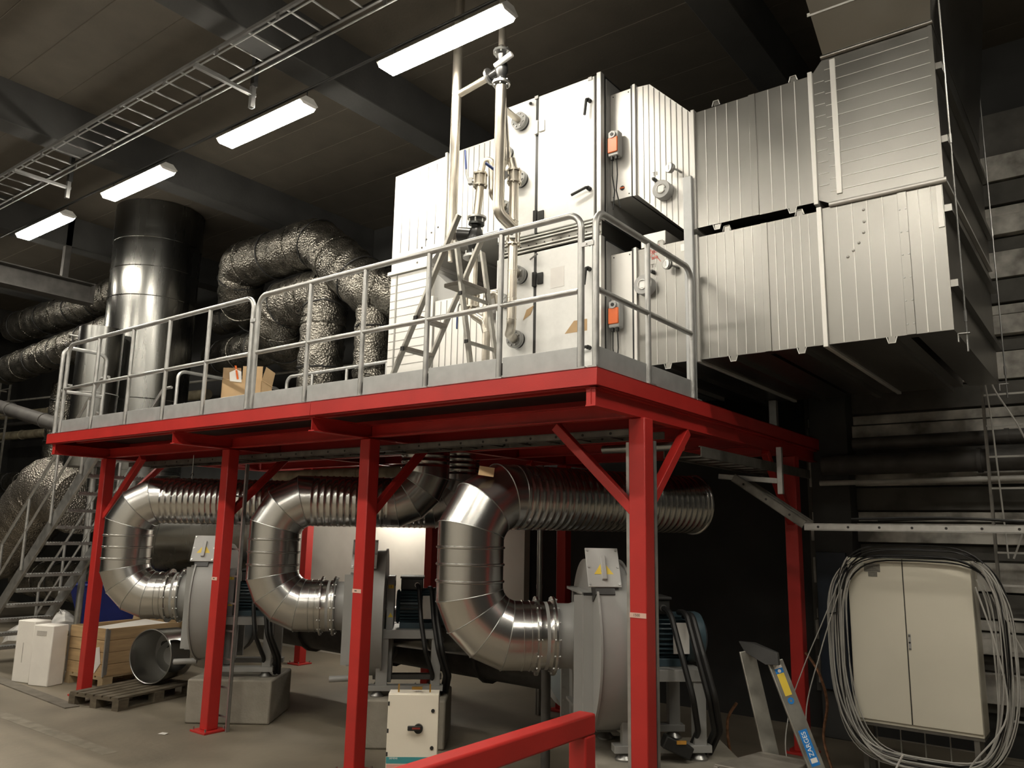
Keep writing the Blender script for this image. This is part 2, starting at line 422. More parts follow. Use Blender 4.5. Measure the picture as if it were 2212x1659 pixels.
guard('galvanised guard rail in front of the white air unit', ((fx2[0], 4.445), (fx2[-1], 4.445)), [x - fx2[0] for x in fx2[1:-1]])
guard('short galvanised guard rail in front of the orange actuators and dial gauges', ((-2.69, 4.455), (-2.69, 5.96)), [.745])
guard('galvanised guard rail across the platform end by the stairs', ((-10.43, 4.46), (-10.43, 5.0)), [], toe=False)
guard('low galvanised railing behind the cardboard box', ((-9.3, 7.0), (-6.2, 7.0)), [.55, 1.25, 2.0, 2.7], toe=False, height=1.02, mid=.5)
guard('galvanised railing along the platform end behind the stair opening', ((-10.38, 5.98), (-10.38, 7.7)), [.8], toe=False, height=1.05, mid=.5)
# tie between the two front sections
rc = empty('rail_clamp', (-6.45, 4.445, ZP + .86), 'small clamp joining the two long guard rails', 'clamp')
mesh('clamp_bar', MB().bar((-6.49, 4.42, ZP + .86), (-6.41, 4.42, ZP + .86), .012, .03), GALV, rc); mesh('clamp_bolt', MB().cyl((-6.45, 4.41, ZP + .86), (-6.45, 4.48, ZP + .86), .006, n=8), GALV, rc)
rc = empty('rail_clamp', (-2.745, 4.445, ZP + .86), 'small clamp at the platform corner between two guard rails', 'clamp')
mesh('clamp_bar', MB().bar((-2.80, 4.43, ZP + .86), (-2.69, 4.43, ZP + .86), .012, .03), GALV, rc); mesh('clamp_bolt', MB().cyl((-2.745, 4.415, ZP + .86), (-2.745, 4.47, ZP + .86), .006, n=8), GALV, rc)
tg = mesh('tag', MB().box(-.014, .014, -.001, .001, -.11, 0), YEL, loc=(-2.96, 4.415, ZP + .56)); tg.name = 'cable_tag'
tag(tg, 'small yellow tag hanging on the front middle rail', 'tag')
tg = mesh('cable_tag', MB().obox((0, 0, 0), Vector((.75, .2, .6)).normalized(), Vector((-.6, 0, .75)).normalized(), (0, 1, 0), .055, .011, .001), YEL, loc=(-2.66, 4.83, ZP + .47))
tag(tg, 'yellow tag tilted under the side rail by an actuator', 'tag')

# ================================================================ AIR HANDLING UNIT
YD = 6.05; YA = 5.89; AX0, AX1 = -4.691, -3.504
ahu = empty('air_handling_unit', (-4.391, 7 - .1, ZP), 'white air handling unit with hinged doors and pipe flanges', 'air unit')
def unit(z0, z1, nm):
    mesh(nm, MB().box(AX0, AX1, YA + .02, 8 + .0, z0, z1), DGREY, ahu, bevel=.006)
    mesh('service_panel', MB().box(AX0 + .015, -4.232, YA - .002, YA + .03, z0 + .02, z1 - .012), WHITE, ahu, bevel=.006)
    d = mesh('door', MB().box(-4.2, -3.571, YA - .006, YA + .03, z0 + .02, z1 - .02), WHITE, ahu, bevel=.006)
    mesh('corner_profile', MB().box(-3.547, AX1 + .004, YA - .004, YA + .06, z0, z1 + .004), SHEETW, ahu, bevel=.004)
    mesh('door_seal', MB().box(-4.232, -4.2, YA - .001, YA + .02, z0 + .02, z1 - .04), DGREY, ahu)
    mesh('side_panel', MB().box(AX1, AX1 + .008, YA + .09, 8.05 - .1, z0 + .03, z1 - .03), FANG, ahu)  # shade of the unit's side put into the colour, grey beside the white front
    return d
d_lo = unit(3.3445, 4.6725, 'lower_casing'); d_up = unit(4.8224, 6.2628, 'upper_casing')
mesh('base_rail', MB().box(AX0, AX1, YA + .01, 8 + .0, ZP + .001, 3.3445), SHEET, ahu, bevel=.004)
mesh('middle_channel', MB().box(AX0 + .04, AX1, YA + .012, 8 + .0, 4.6725, 4.8224), SHEET, ahu)
for z in (4.6778, 4.7099, 4.7795, 4.8117): mesh('channel_lip', MB().box(AX0 + .04, AX1 - .01, YA - .012, YA + .015, z, z + .012), SHEETW, ahu)
for i in range(11): mesh('bolt', MB().cyl((-4.583 + i * .092, YA + .013, 4.7421), (-4.583 + i * .092, YA + .006, 4.7421), .007, n=8), BLACKR, ahu)
def handle(z, up, d):
    h = mesh('door_handle', MB().cyl((-3.614, YA - .006, z), (-3.614, YA - .045, z), .02, n=14).tube(round_path([(-3.614, YA - .045, z), (-3.625, YA - .055, z + .004), ((-3.641, YA - .06, z - .15) if up else (-3.78, YA - .06, z - .035))], .02, 4), .013, 10), BLACKR, d)
handle(6.0004, True, d_up); handle(5.1329, False, d_up); handle(4.3726, True, d_lo); handle(3.6551, False, d_lo)
for z, d in ((5.9147, d_up), (4.9937, d_up), (4.3833, d_lo), (3.5159, d_lo)):
    mesh('hinge', MB().box(-4.235, -4.193, YA - .03, YA - .002, z - .07, z + .07).box(-4.182, -4.118, YA - .022, YA - .006, z - .055, z + .055), SHEETW if z > 5 else BLACKR, d, bevel=.004)
for x, z in ((-3.611, 6.2306), (-4.222, 6.2413)): mesh('latch', MB().box(x - .02, x + .02, YA - .016, YA, z - .02, z + .012), GALV, ahu)
for x, z in ((-3.727, 3.8371),): mesh('tape_strip', MB().add([(-3.877, YA - .0075, 3.8157), (-3.641, YA - .0075, 3.8157), (-3.641, YA - .0075, 3.9228), (-3.78, YA - .0075, 3.9228)], [(0, 1, 2, 3)]), CARD, ahu)
mesh('type_label', MB().box(-4.037, -3.887, YA - .0085, YA - .006, 4.2655, 4.4583), PAPER, ahu)
mesh('sticker', MB().add([(-4.348, YA - .005, 4.0085), (-4.262, YA - .005, 4.0513), (-4.219, YA - .0085, 4.137), (-4.305, YA - .0085, 4.1049)], [(0, 1, 2, 3)]), CARD, ahu)
# dampers to the right
for (z0, z1, nm) in ((3.449, 4.5286, 'lower'), (5.0438, 6.0978, 'upper')):
    dm = empty('damper_section', (-3.634, 7 - .1, z0), 'bare metal damper section of the %s duct' % nm, 'damper', 'damper sections')
    mesh('casing', MB().box(AX1 + .009, -3.273, YD, 8 - .1, z0, z1), SHEETW, dm, bevel=.003)
    mesh('flange', MB().box(-3.271, -3.253, YD - .02, 8 - .08, z0 - .012, z1 + .012), DGREY, dm)
    mesh('flange', MB().box(-3.251, -3.225, YD - .025, 8 - .08, z0 - .015, z1 + .015), SHEETW, dm)
    for x in (-3.463, -3.303):
        for z in (z0 + .03, z1 - .03): mesh('screw', MB().cyl((x, YD + .002, z), (x, YD - .004, z), .006, n=8), BLACKR, dm)
    if nm == 'upper':
        o = mesh('indicator', MB().cyl((-3.372, YD + .001, 5.1432), (-3.372, YD - .005, 5.1432), .022, n=16), BLACKR, dm); mesh('pointer', MB().box(-3.394, -3.351, YD - .009, YD - .004, 5.1368, 5.1497), ORANGE, dm)
def actuator(z, nm):
    a = empty('damper_actuator', (-3.394, 5.997, z), 'orange damper actuator on the %s damper' % nm, 'actuator', 'orange damper actuators')
    mesh('housing', MB().box(-3.463, -3.356, 5.948, 6.029, z - .115, z + .125), LGREY, a, bevel=.01)
    mesh('cover', MB().box(-3.460, -3.360, 5.935, 5.951, z - .085, z + .06), ORANGE, a, bevel=.006)
    c = mesh('clamp', MB().cyl((-3.411, 5.951, z + .085), (-3.411, 5.927, z + .085), .034, n=20), LGREY, a); mesh('shaft', MB().cyl((-3.411, 5.929, z + .085), (-3.411, 5.922, z + .085), .016, n=14), BLACKR, a)
    mesh('cable_gland', MB().box(-3.442, -3.420, 5.954, 5.986, z - .15, z - .11), BLACKR, a, bevel=.004); mesh('cable_gland', MB().box(-3.396, -3.375, 5.954, 5.986, z - .15, z - .11), BLACKR, a, bevel=.004)
    zl = z - .62
    mesh('cable', MB().tube([(-3.431, 5.970, z - .14), (-3.428, 5.964, z - .3), (-3.404, 5.964, z - .45), (-3.426, 5.975, zl)], .006, 6), CABLK, a)
    mesh('cable', MB().tube([(-3.385, 5.970, z - .14), (-3.375, 5.964, z - .3), (-3.388, 5.964, z - .45), (-3.351, 5.975, zl)], .006, 6), CABLK, a)
    mesh('bracket', MB().box(-3.458, -3.372, 6.028, 6.065, z - .03, z + .05), GALV, a)
actuator(5.544, 'upper'); actuator(3.941, 'lower')

# ================================================================ RECTANGULAR DUCTS
def ribs_v(mb, x0, x1, z0, z1, step, y):
    n = max(1, round((x1 - x0) / step)); 
    for i in range(1, n):
        x = x0 + (x1 - x0) * i / n
        mb.box(x - .0028, x + .0028, y - .004, y + .002, z0 + .004, z1 - .004)
def ribs_h(mb, x0, x1, z0, z1, step, y):
    n = max(1, round((z1 - z0) / step))
    for i in range(1, n):
        z = z0 + (z1 - z0) * i / n
        mb.box(x0 + .004, x1 - .004, y - .004, y + .002, z - .002, z + .002)
YDB = 8.45
def flange(parent, x, z0, z1, w=.03, m=SHEETW, y0=YD - .022):
    mesh('flange', MB().box(x - w / 2, x + w / 2, y0, YDB + .02, z0 - .02, z1 + .02), m, parent, bevel=.003)
def panel(parent, x0, x1, z0, z1, step=.105, horiz=False, y=YD, m=SHEET, yb=YDB):
    mesh('panel', MB().box(x0, x1, y, yb, z0, z1), m, parent)
    r = MB(); (ribs_h if horiz else ribs_v)(r, x0, x1, z0, z1, step, y); 
    if r.v: mesh('rib_lines', r, SHEETW, parent)
def hats(parent, xs, z, up=False):
    for x in xs:
        s = 1 if up else -1
        mesh('hat_profile', MB().tube([(x - .035, YD - .005, z), (x - .022, YD - .005, z + s * .045), (x + .022, YD - .005, z + s * .045), (x + .035, YD - .005, z)], .004, 5), SHEETW, parent)
        mesh('hat_profile', MB().box(x - .024, x + .024, YD, YDB, min(z, z + s * .042), max(z, z + s * .042)), SHEET, parent)

dl = empty('rectangular_duct', (-1.965, 7.0, 3.4662), 'long lower rectangular sheet metal duct with vertical ribs', 'duct', 'rectangular ducts')
panel(dl, -3.223, -2.689, 3.4714, 4.5211, .085); panel(dl, -2.653, -2.115, 3.4714, 4.5211, .078); panel(dl, -2.074, -1.68, 3.4714, 4.5211, .062)
panel(dl, -1.64, -1.106, 3.4714, 4.5366, .10); panel(dl, -1.055, -0.817, 3.4714, 4.5366, .085)
flange(dl, -2.671, 3.4714, 4.5211, .034); flange(dl, -1.66, 3.4714, 4.5263, .036)
mesh('seam_strip', MB().box(-2.12, -2.068, YD - .007, YD + .1, 3.4714, 4.5211), SHEET, dl, bevel=.002); mesh('seam_strip', MB().box(-1.112, -1.05, YD - .007, YD + .1, 3.4714, 4.5366), SHEET, dl, bevel=.002)
mesh('corner_strip', MB().box(-0.8583, -0.8222, YD - .008, YD, 4.2108, 4.5211), SHEETW, dl)
for x, z in ((-1.345, 4.459), (-1.345, 4.3659), (-1.354, 4.2832), (-1.391, 4.2108), (-1.432, 4.1591), (-1.474, 4.1177)):
    mesh('rivet', MB().lathe((x, YD, z), (0, -1, 0), [(0, .012), (.008, .009), (.013, .003)], 10), SHEETW, dl)
for i in range(6):
    for x in (-1.101, -1.06): mesh('screw', MB().cyl((x, YD - .006, 3.549 + i * .17), (x, YD - .011, 3.549 + i * .17), .006, n=8), FANG, dl)
hats(dl, (-2.947, -2.378, -1.841, -1.21), 3.4714); hats(dl, (-2.999, -2.4, -1.81), 4.5211, True)
r = MB()
for z in (3.7764, 4.3246): r.box(-0.817, -0.7705, YD + .01, YDB, z, z + .05)
mesh('side_profile', r, SHEET, dl)
mesh('panel_tag', MB().box(-2.813, -2.751, YD - .003, YD, 4.428, 4.49), SHEETW, dl)
# test scribble on the lower duct
text('marker_scribble', 'Ktös', .055, REDTXT, dl, (-3.067, YD - .0045, 4.4798), (math.pi / 2, 0, 0)); text('marker_scribble', 'ant', .05, REDTXT, dl, (-3.056, YD - .0045, 4.4228), (math.pi / 2, 0, 0))
mesh('marker_cross', MB().bar((-3.113, YD - .005, 4.5108), (-2.999, YD - .005, 4.3763), .004, .001, up=(0, 1, 0)).bar((-3.123, YD - .005, 4.4073), (-3.009, YD - .005, 4.5314), .004, .001, up=(0, 1, 0)), REDTXT, dl)
mesh('top_box', MB().box(-3.196, -2.958, YD + .01, YD + .45, 4.5335, 4.6555), SHEETW, dl, bevel=.004)

du = empty('rectangular_duct', (-2.378, 7.0, 4.6141), 'upper rectangular sheet metal duct stepping down from the air unit', 'duct', 'rectangular ducts')
poly = [(-3.223, 5.0434), (-2.777, 4.6141), (-2.689, 4.6141), (-2.689, 5.6639), (-3.087, 6.0723), (-3.223, 6.0879)]
mesh('transition', MB().prism([(p[0], p[1]) for p in poly], (0, YD, 0), (1, 0, 0), (0, 0, 1), (0, 1, 0), 1.65), SHEETW, du)
r = MB()
for i in range(1, 10):
    x = -3.207 + i * .0538
    zt = 6.078 if x < -3.087 else 6.070 - (x + 3.087) / .398 * .408
    zb = 5.044 - (x + 3.223) / .446 * .430 if x < -2.777 else 4.614
    r.box(x - .003, x + .003, YD - .004, YD + .002, zb + .006, zt - .006)
mesh('rib_lines', r, SHEET, du)
panel(du, -2.658, -2.182, 4.6039, 5.6535, .088); panel(du, -2.125, -1.696, 4.5986, 5.6587, .10)
flange(du, -2.673, 4.609, 5.6587, .03); flange(du, -1.677, 4.5935, 5.6639, .034)
mesh('seam_strip', MB().box(-2.182, -2.125, YD - .007, YD + .1, 4.5986, 5.6587), SHEET, du, bevel=.002)
hats(du, (-2.482, -1.862), 4.5986); hats(du, (-2.462, -1.81), 5.6587, True)

ri = empty('duct_riser', (-1.241, 7.0, 4.5521), 'tall sheet metal riser duct with horizontal ribs', 'duct')
mesh('panel', MB().prism([(-1.66, 4.609), (-1.572, 4.5625), (-1.572, 5.7776), (-1.66, 5.669)], (0, YD, 0), (1, 0, 0), (0, 0, 1), (0, 1, 0), YDB - YD), SHEET, ri)
panel(ri, -1.572, -0.8067, 4.5573, 5.7725, .098, True)
r = MB(); ribs_h(r, -1.655, -1.572, 4.6245, 5.6794, .098, YD); mesh('rib_lines', r, SHEETW, ri)
mesh('seam_strip', MB().box(-1.525, -1.484, YD - .012, YD + .02, 4.6245, 5.7414), SHEETW, ri, bevel=.003)
mesh('corner_strip', MB().box(-0.8273, -0.8015, YD - .008, YDB, 4.5728, 5.7621), SHEET, ri)
mesh('joint_flange', MB().cyl((-1.582, YD - .012, 4.5501), (-0.786, YD - .012, 4.5501), .02, n=12).box(-1.572, -0.786, YD - .01, YDB, 4.5366, 4.5573), SHEETW, ri)
mesh('joint_flange', MB().cyl((-1.587, YD - .012, 5.7776), (-0.7912, YD - .012, 5.7776), .018, n=12).box(-1.572, -0.7963, YD - .01, YDB, 5.7673, 5.788), SHEET, ri)
# the part above leans forward and flares towards the roof
A = [(-1.572, YD, 5.79), (-.807, YD, 5.79), (-.807, YDB, 5.79), (-1.572, YDB, 5.79)]
B = [(-1.68, 5.3, 6.85), (-.62, 5.3, 6.85), (-.62, 7.9, 6.85), (-1.68, 7.9, 6.85)]
Cc = [(-1.68, 5.3, 7.39), (-.62, 5.3, 7.39), (-.62, 7.9, 7.39), (-1.68, 7.9, 7.39)]
mesh('hood', MB().add(A + B + Cc, [(0, 1, 5, 4), (1, 2, 6, 5), (2, 3, 7, 6), (3, 0, 4, 7), (4, 5, 9, 8), (5, 6, 10, 9), (6, 7, 11, 10), (7, 4, 8, 11), (0, 3, 2, 1), (8, 9, 10, 11)]), SHEET, ri)
mesh('seam_strip', MB().bar((-1.624, YD - .19, 6.0621), (-0.7705, YD - .19, 6.0621), .006, .03), SHEETW, ri)
r = MB()
for z in (4.8417, 5.4105): r.box(-0.8067, -0.7601, YD + .01, YDB, z, z + .05)
mesh('side_profile', r, SHEET, ri)
def stub(x, z, r0, parent, y=YD, ln=.09):
    mesh('inspection_cover', MB().cyl((x, y + .01, z), (x, y - ln, z), r0, n=36), LGREY, parent, bevel=.004)
    mesh('cover_ring', MB().tube(arc((x, y - ln - .004, z), (1, 0, 0), (0, 0, 1), r0 * .48, 0, 330, 20), .006, 6), SHEETW, parent)
    mesh('cover_label', MB().box(x - .028, x + .028, y - ln - .003, y - ln, z - .028, z + .03), WTXT, parent)
def gauge(x, z, parent):
    mesh('gauge_stem', MB().tube([(x + .055, YD, z - .02), (x + .04, YD - .06, z - .015), (x, YD - .09, z)], .009, 8), STEEL, parent)
    b = mesh('dial_gauge', MB().lathe((x, YD - .075, z), (-.25, -1, 0), [(0, .042), (.022, .045), (.03, .045), (.034, .04)], 28), STEEL, parent)
    b['label'] = 'round dial gauge with a steel rim'
    mesh('dial_face', MB().cyl((x - .0085, YD - .1095, z), (x - .009, YD - .1105, z), .038, n=24), WTXT, b)
    mesh('needle', MB().bar((x - .0095, YD - .1112, z - .02), (x - .0095, YD - .1112, z + .022), .004, .001, up=(0, 1, 0)), GTXT, b)
def probe(x, z, parent, tx):
    mesh('probe', MB().cyl((x, YD, z), (x, YD - .04, z), .017, n=12).cyl((x, YD - .04, z), (x, YD - .055, z), .01, n=10), FAND, parent)
    text('marker_text', tx, .05, GTXT, parent, (x, YD - .0045, z + .06), (math.pi / 2, 0, 0))
stub(-2.947, 4.9968, .082, du); gauge(-2.85, 5.1623, du); probe(-3.041, 5.1313, du, 'T1')
stub(-3.134, 4.1695, .085, dl); gauge(-2.89, 4.3039, dl); probe(-3.067, 4.2884, dl, 'T1')
# slim support post beside the ducts and hangers
sp = empty('support_profile', (-2.715, 6.0, ZP), 'slim galvanised post rising beside the dial gauges', 'post')
mesh('profile', MB().box(-2.755, -2.675, 5.985, 6.02, ZP + .008, 5.06), TOE, sp, bevel=.006)
mesh('foot_plate', MB().box(-2.78, -2.65, 5.965, 6.04, ZP, ZP + .008), GALV, sp)
sp = empty('support_profile', (-2.86, 8.6, ZP), 'slim galvanised stub post under the lower duct', 'post')
mesh('profile', MB().box(-2.9, -2.82, 8.3, 8.36, ZP, 3.465), GALV, sp, bevel=.004); mesh('foot_plate', MB().box(-2.93, -2.79, 8.27, 8.39, ZP, ZP + .01), GALV, sp)
for i, (x, y, lab) in enumerate(((-.755, 6.15, 'threaded hanger rod at the front corner of the ducts'), (-.755, 8.4, 'threaded hanger rod at the back corner of the ducts'))):
    h = empty('hanger_rod', (x, y, 3.3), lab, 'rod', 'duct hanger rods')
    mesh('rod', MB().cyl((x, y, 3.33), (x, y, 7.4), .0065, n=8), STEEL, h)
    mesh('coupling', MB().cyl((x, y, 4.86), (x, y, 4.93), .011, n=8), STEEL, h); mesh('coupling', MB().cyl((x, y, 3.54), (x, y, 3.62), .011, n=8), STEEL, h)
    mesh('bracket', MB().box(x - .055, x + .02, y - .02, y + .02, 3.455, 3.461).box(x - .055, x - .049, y - .02, y + .02, 3.40, 3.458), STEEL, h)

# mirrored ducts left of the unit
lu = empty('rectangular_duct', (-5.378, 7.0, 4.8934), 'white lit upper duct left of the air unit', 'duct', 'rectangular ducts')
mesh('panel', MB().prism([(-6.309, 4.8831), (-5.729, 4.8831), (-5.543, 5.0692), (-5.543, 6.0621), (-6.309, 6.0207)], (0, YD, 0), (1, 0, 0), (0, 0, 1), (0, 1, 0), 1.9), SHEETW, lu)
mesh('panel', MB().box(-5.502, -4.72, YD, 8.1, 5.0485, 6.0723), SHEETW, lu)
r = MB(); ribs_v(r, -6.309, -5.543, 5.0795, 6.0103, .12, YD); ribs_v(r, -5.502, -4.72, 5.0589, 6.0621, .07, YD); mesh('rib_lines', r, SHEET, lu)
flange(lu, -5.523, 5.0485, 6.0723, .032)
flange(lu, -4.706, 5.0485, 6.0723, .02, DGREY)
for x, z in ((-5.626, 5.2657), (-5.719, 5.2244), (-5.791, 5.1623), (-5.853, 5.0795), (-5.895, 4.9968), (-5.915, 4.9244)): mesh('rivet', MB().lathe((x, YD, z), (0, -1, 0), [(0, .012), (.008, .009), (.013, .003)], 10), SHEET, lu)
mesh('joint_flange', MB().box(-6.34, -5.688, YD - .03, 8.1, 4.8366, 4.8779), SHEETW, lu, bevel=.004)
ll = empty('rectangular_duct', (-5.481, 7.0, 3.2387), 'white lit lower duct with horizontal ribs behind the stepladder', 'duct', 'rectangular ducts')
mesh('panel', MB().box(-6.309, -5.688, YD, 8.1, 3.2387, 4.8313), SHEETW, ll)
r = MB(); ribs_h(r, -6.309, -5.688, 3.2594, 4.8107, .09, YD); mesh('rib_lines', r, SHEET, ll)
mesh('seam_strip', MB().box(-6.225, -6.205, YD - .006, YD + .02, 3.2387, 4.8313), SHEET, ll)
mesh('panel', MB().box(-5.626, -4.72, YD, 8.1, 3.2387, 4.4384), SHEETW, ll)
r = MB(); ribs_v(r, -5.626, -4.72, 3.2594, 4.428, .08, YD); mesh('rib_lines', r, SHEET, ll)
flange(ll, -5.657, 3.2387, 4.4798, .034); flange(ll, -4.706, 3.2387, 4.4798, .02, DGREY)
mesh('wedge', MB().prism([(-5.688, 4.4384), (-5.295, 4.4384), (-5.688, 4.79)], (0, YD + .05, 0), (1, 0, 0), (0, 0, 1), (0, 1, 0), 1.8), FANG, ll)
mesh('base_rail', MB().box(-6.309, -4.72, YD + .05, 7.7, ZP, 3.2387), SHEET, ll)

# ================================================================ STAINLESS PIPEWORK IN FRONT OF THE UNIT
def ring_flange(mb, c, d, r, t=.022):
    c = V(c); d = V(d).normalized(); mb.cyl(c - d * t / 2, c + d * t / 2, r, n=28)
def bolts(parent, c, d, r, n=8, l=.05, m=STEEL):
    c = V(c); d, u, w = frame(d)
    for i in range(n):
        a = 2 * math.pi * (i + .5) / n; p = c + (u * math.cos(a) + w * math.sin(a)) * r
        mesh('bolt', MB().cyl(p - d * l / 2, p + d * l / 2, .0085, n=6), m, parent)
def stub_flange(parent, x, z, r=.085, y=YA):
    """flanged pipe stub sticking out of the unit, axis along -y"""
    f = mesh('stub_flange', MB().cyl((x, y - .002, z), (x, y - .03, z), r * .92, n=28), BLACKR, parent)
    mesh('flange_ring', MB().cyl((x, y - .03, z), (x, y - .052, z), r, n=28).cyl((x, y - .056, z), (x, y - .078, z), r, n=28), FANG, parent)
    bolts(parent, (x, y - .054, z), (0, -1, 0), r * .76, 8, .07)
def ball_valve(parent, c, d, lever, ldir):
    """two clamped flanges, body, blue lever"""
    c = V(c); d = V(d).normalized()
    v = mesh('ball_valve', MB().cyl(c - d * .05, c + d * .05, .05, n=20), INOX, parent)
    b = MB(); ring_flange(b, c - d * .055, d, .068, .014); mesh('valve_flange', b, INOX, v); b = MB(); ring_flange(b, c + d * .055, d, .068, .014); mesh('valve_flange', b, INOX, v)
    bolts(v, c, d, .058, 6, .15, INOX)
    s = V(ldir).normalized(); l = V(lever)
    mesh('valve_stem', MB().cyl(c, c + s * .10, .016, n=10).obox(c + s * .095, s, d, s.cross(d), .02, .03, .025), STEEL, v)
    p = c + s * .115
    mesh('lever_arm', MB().tube([p, p + l * .25 + s * .02, p + l * .4 + s * .02], .011, 8), STEEL, v)
    q0 = p + l * .38 + s * .02; q1 = p + l + s * .02
    o = mesh('lever_grip', MB().bar(q0, q1, .028, .014, up=tuple(s)), BLUEL, v, bevel=.004)
    o['label'] = 'blue plastic grip'
    return v

pw = empty('pipework', (-4.391, 5.408, ZP), 'stainless steel pipework with flanges and blue lever valves before the air unit', 'pipework')
XR, YP1 = -4.268, 5.376
# tall left riser
mesh('riser_pipe', MB().cyl((-4.808, 5.355, 4.6725), (-4.792, 5.355, 7.4), .047, n=22), INOX, pw)
mesh('riser_foot', MB().lathe((-4.808, 5.355, 4.5225), (0, 0, 1), [(0, .022), (.09, .022), (.14, .040)], 16), INOX, pw)
# tall right riser with three way valve
mesh('riser_pipe', MB().tube(round_path([(XR, YP1, 6.1289), (XR, YP1, 4.8866), (-4.209, 5.526, 4.7795)], .11, 8), .052, 20), INOX, pw)
mesh('riser_pipe', MB().cyl((XR, YP1, 6.5358), (XR, YP1, 7.4), .034, n=18), INOX, pw)
tv = mesh('three_way_valve', MB().lathe((XR, YP1, 6.1717), (0, 0, 1), [(0, .045), (.05, .035), (.11, .062), (.17, .06), (.22, .035), (.27, .05)], 22).cyl((XR, YP1, 6.3109), (XR - .13, YP1, 6.2788), .036, n=16), IRON, pw)
b = MB(); ring_flange(b, (XR, YP1, 6.1557), (0, 0, 1), .085); mesh('valve_flange', b, STEEL, tv); b = MB(); ring_flange(b, (XR, YP1, 6.4769), (0, 0, 1), .082); mesh('valve_flange', b, STEEL, tv); b = MB(); ring_flange(b, (XR - .145, YP1, 6.2788), (1, 0, .1), .078); mesh('valve_flange', b, STEEL, tv)
bolts(tv, (XR, YP1, 6.1557), (0, 0, 1), .066, 6, .06); bolts(tv, (XR, YP1, 6.4769), (0, 0, 1), .064, 6, .06)
mesh('valve_actuator', MB().cyl((XR - .03, YP1 - .06, 6.3109), (XR + .16, YP1 - .05, 6.3752), .028, n=16), LGREY, tv, bevel=.004)
mesh('branch_pipe', MB().cyl((-4.8, 5.355, 6.1985), (XR - .15, YP1, 6.2735), .034, n=18), INOX, pw)
# upper coil connections on the unit
stub_flange(pw, -4.391, 6.0218); stub_flange(pw, -4.391, 5.4221); stub_flange(pw, -4.38, 4.4476); stub_flange(pw, -4.401, 3.8264)
stub_flange(pw, -4.562, 5.7434, .07); stub_flange(pw, -4.562, 5.1651, .07)
stub_flange(pw, -4.562, 4.2227, .07)
mesh('bypass_pipe', MB().tube(round_path([(-4.391, YA - .06, 6.0218), (-4.391, 5.537, 6.0432), (-4.316, 5.483, 5.979), (-4.268, 5.483, 5.5292), (-4.391, 5.569, 5.4007), (-4.391, YA - .06, 5.4221)], .06, 6), .030, 16), INOX, pw)
mesh('reducer', MB().lathe((-4.273, 5.483, 5.6149), (0, 0, -1), [(0, .03), (.06, .03), (.12, .045), (.2, .045)], 18), INOX, pw)
ball_valve(pw, (-4.209, 5.526, 5.2722), (0, 0, 1), (-.10, -.10, .10), (-.5, -.8, 0))
mesh('drop_pipe', MB().cyl((-4.23, 5.504, 5.4435), (-4.209, 5.526, 5.315), .04, n=16), INOX, pw)
mesh('drop_pipe', MB().tube(round_path([(-4.209, 5.526, 5.2293), (-4.209, 5.526, 3.8371), (-4.305, 5.622, 3.8157), (-4.401, YA - .06, 3.8264)], .10, 8), .043, 20), INOX, pw)
mesh('branch_pipe', MB().tube(round_path([(-4.209, 5.526, 4.5225), (-4.284, 5.622, 4.4583), (-4.38, YA - .06, 4.4476)], .06, 6), .036, 16), INOX, pw)
ball_valve(pw, (-4.209, 5.526, 4.6725), (0, 0, 1), (-.10, -.06, .04), (.55, -.8, 0))
for z in (4.84, 4.37, 4.115, 3.92): mesh('pipe_weld', MB().tube(arc((-4.209, 5.526, z), (1, 0, 0), (0, 1, 0), .044, 0, 345, 20), .003, 5), INOX, pw)
# left branch with the check valve
XM, YM = -4.573, 5.44
mesh('drop_pipe', MB().cyl((XM + .03, YM, 5.2293), (XM, YM, 4.9295), .038, n=18), INOX, pw)
ball_valve(pw, (XM + .03, YM, 5.2936), (0, 0, 1), (-.03, 0, .33), (-.85, -.3, 0))
mesh('loop_pipe', MB().tube(round_path([(XM + .03, YM, 5.3578), (XM + .04, YM + .03, 5.4971), (XM + .11, YM + .07, 5.4971), (XM + .11, YM + .08, 5.1544), (XM + .02, YA - .06, 5.1651)], .06, 7), .034, 16), INOX, pw)
cv = mesh('check_valve', MB().lathe((XM - .02, YM, 4.5654), (.06, 0, 1), [(0, .075), (.02, .075), (.021, .05), (.07, .062), (.16, .085), (.24, .06), (.27, .045), (.29, .045), (.292, .075), (.312, .075)], 28).cyl((XM - .04, YM - .02, 4.7581), (XM - .16, YM - .06, 4.7795), .07, n=22), IRON, pw)
b = MB(); ring_flange(b, (XM + .003, YM, 4.9241), (0, 0, 1), .088, .02); mesh('valve_flange', b, STEEL, cv); b = MB(); ring_flange(b, (XM - .025, YM, 4.5493), (0, 0, 1), .10, .024); mesh('valve_flange', b, STEEL, cv)
bolts(cv, (XM, YM, 4.9027), (0, 0, 1), .07, 6, .06); bolts(cv, (XM - .02, YM, 4.5761), (0, 0, 1), .078, 6, .05)
mesh('drop_pipe', MB().tube(round_path([(XM - .025, YM, 4.5332), (XM - .025, YM, 4.0085), (XM + .09, YM + .04, 3.9228), (XM + .12, YM + .04, 3.8157)], .09, 8), .040, 20), INOX, pw)
ball_valve(pw, (XM - .025, YM, 4.1263), (0, 0, 1), (.0, 0, -.26), (-.75, -.5, 0))
mesh('loop_pipe', MB().tube(round_path([(XM + .115, YM + .04, 3.3338), (XM + .115, YM + .04, 4.1584), (XM + .20, YM + .08, 4.2013), (XM + .22, YM + .1, 4.0299)], .06, 7), .037, 18), INOX, pw)
mesh('floor_elbow', MB().tube(round_path([(XM + .115, YM + .04, 3.5159), (XM + .115, YM + .04, 3.3231), (XM + .28, YM + .1, 3.2803)], .09, 7), .040, 16), INOX, pw)
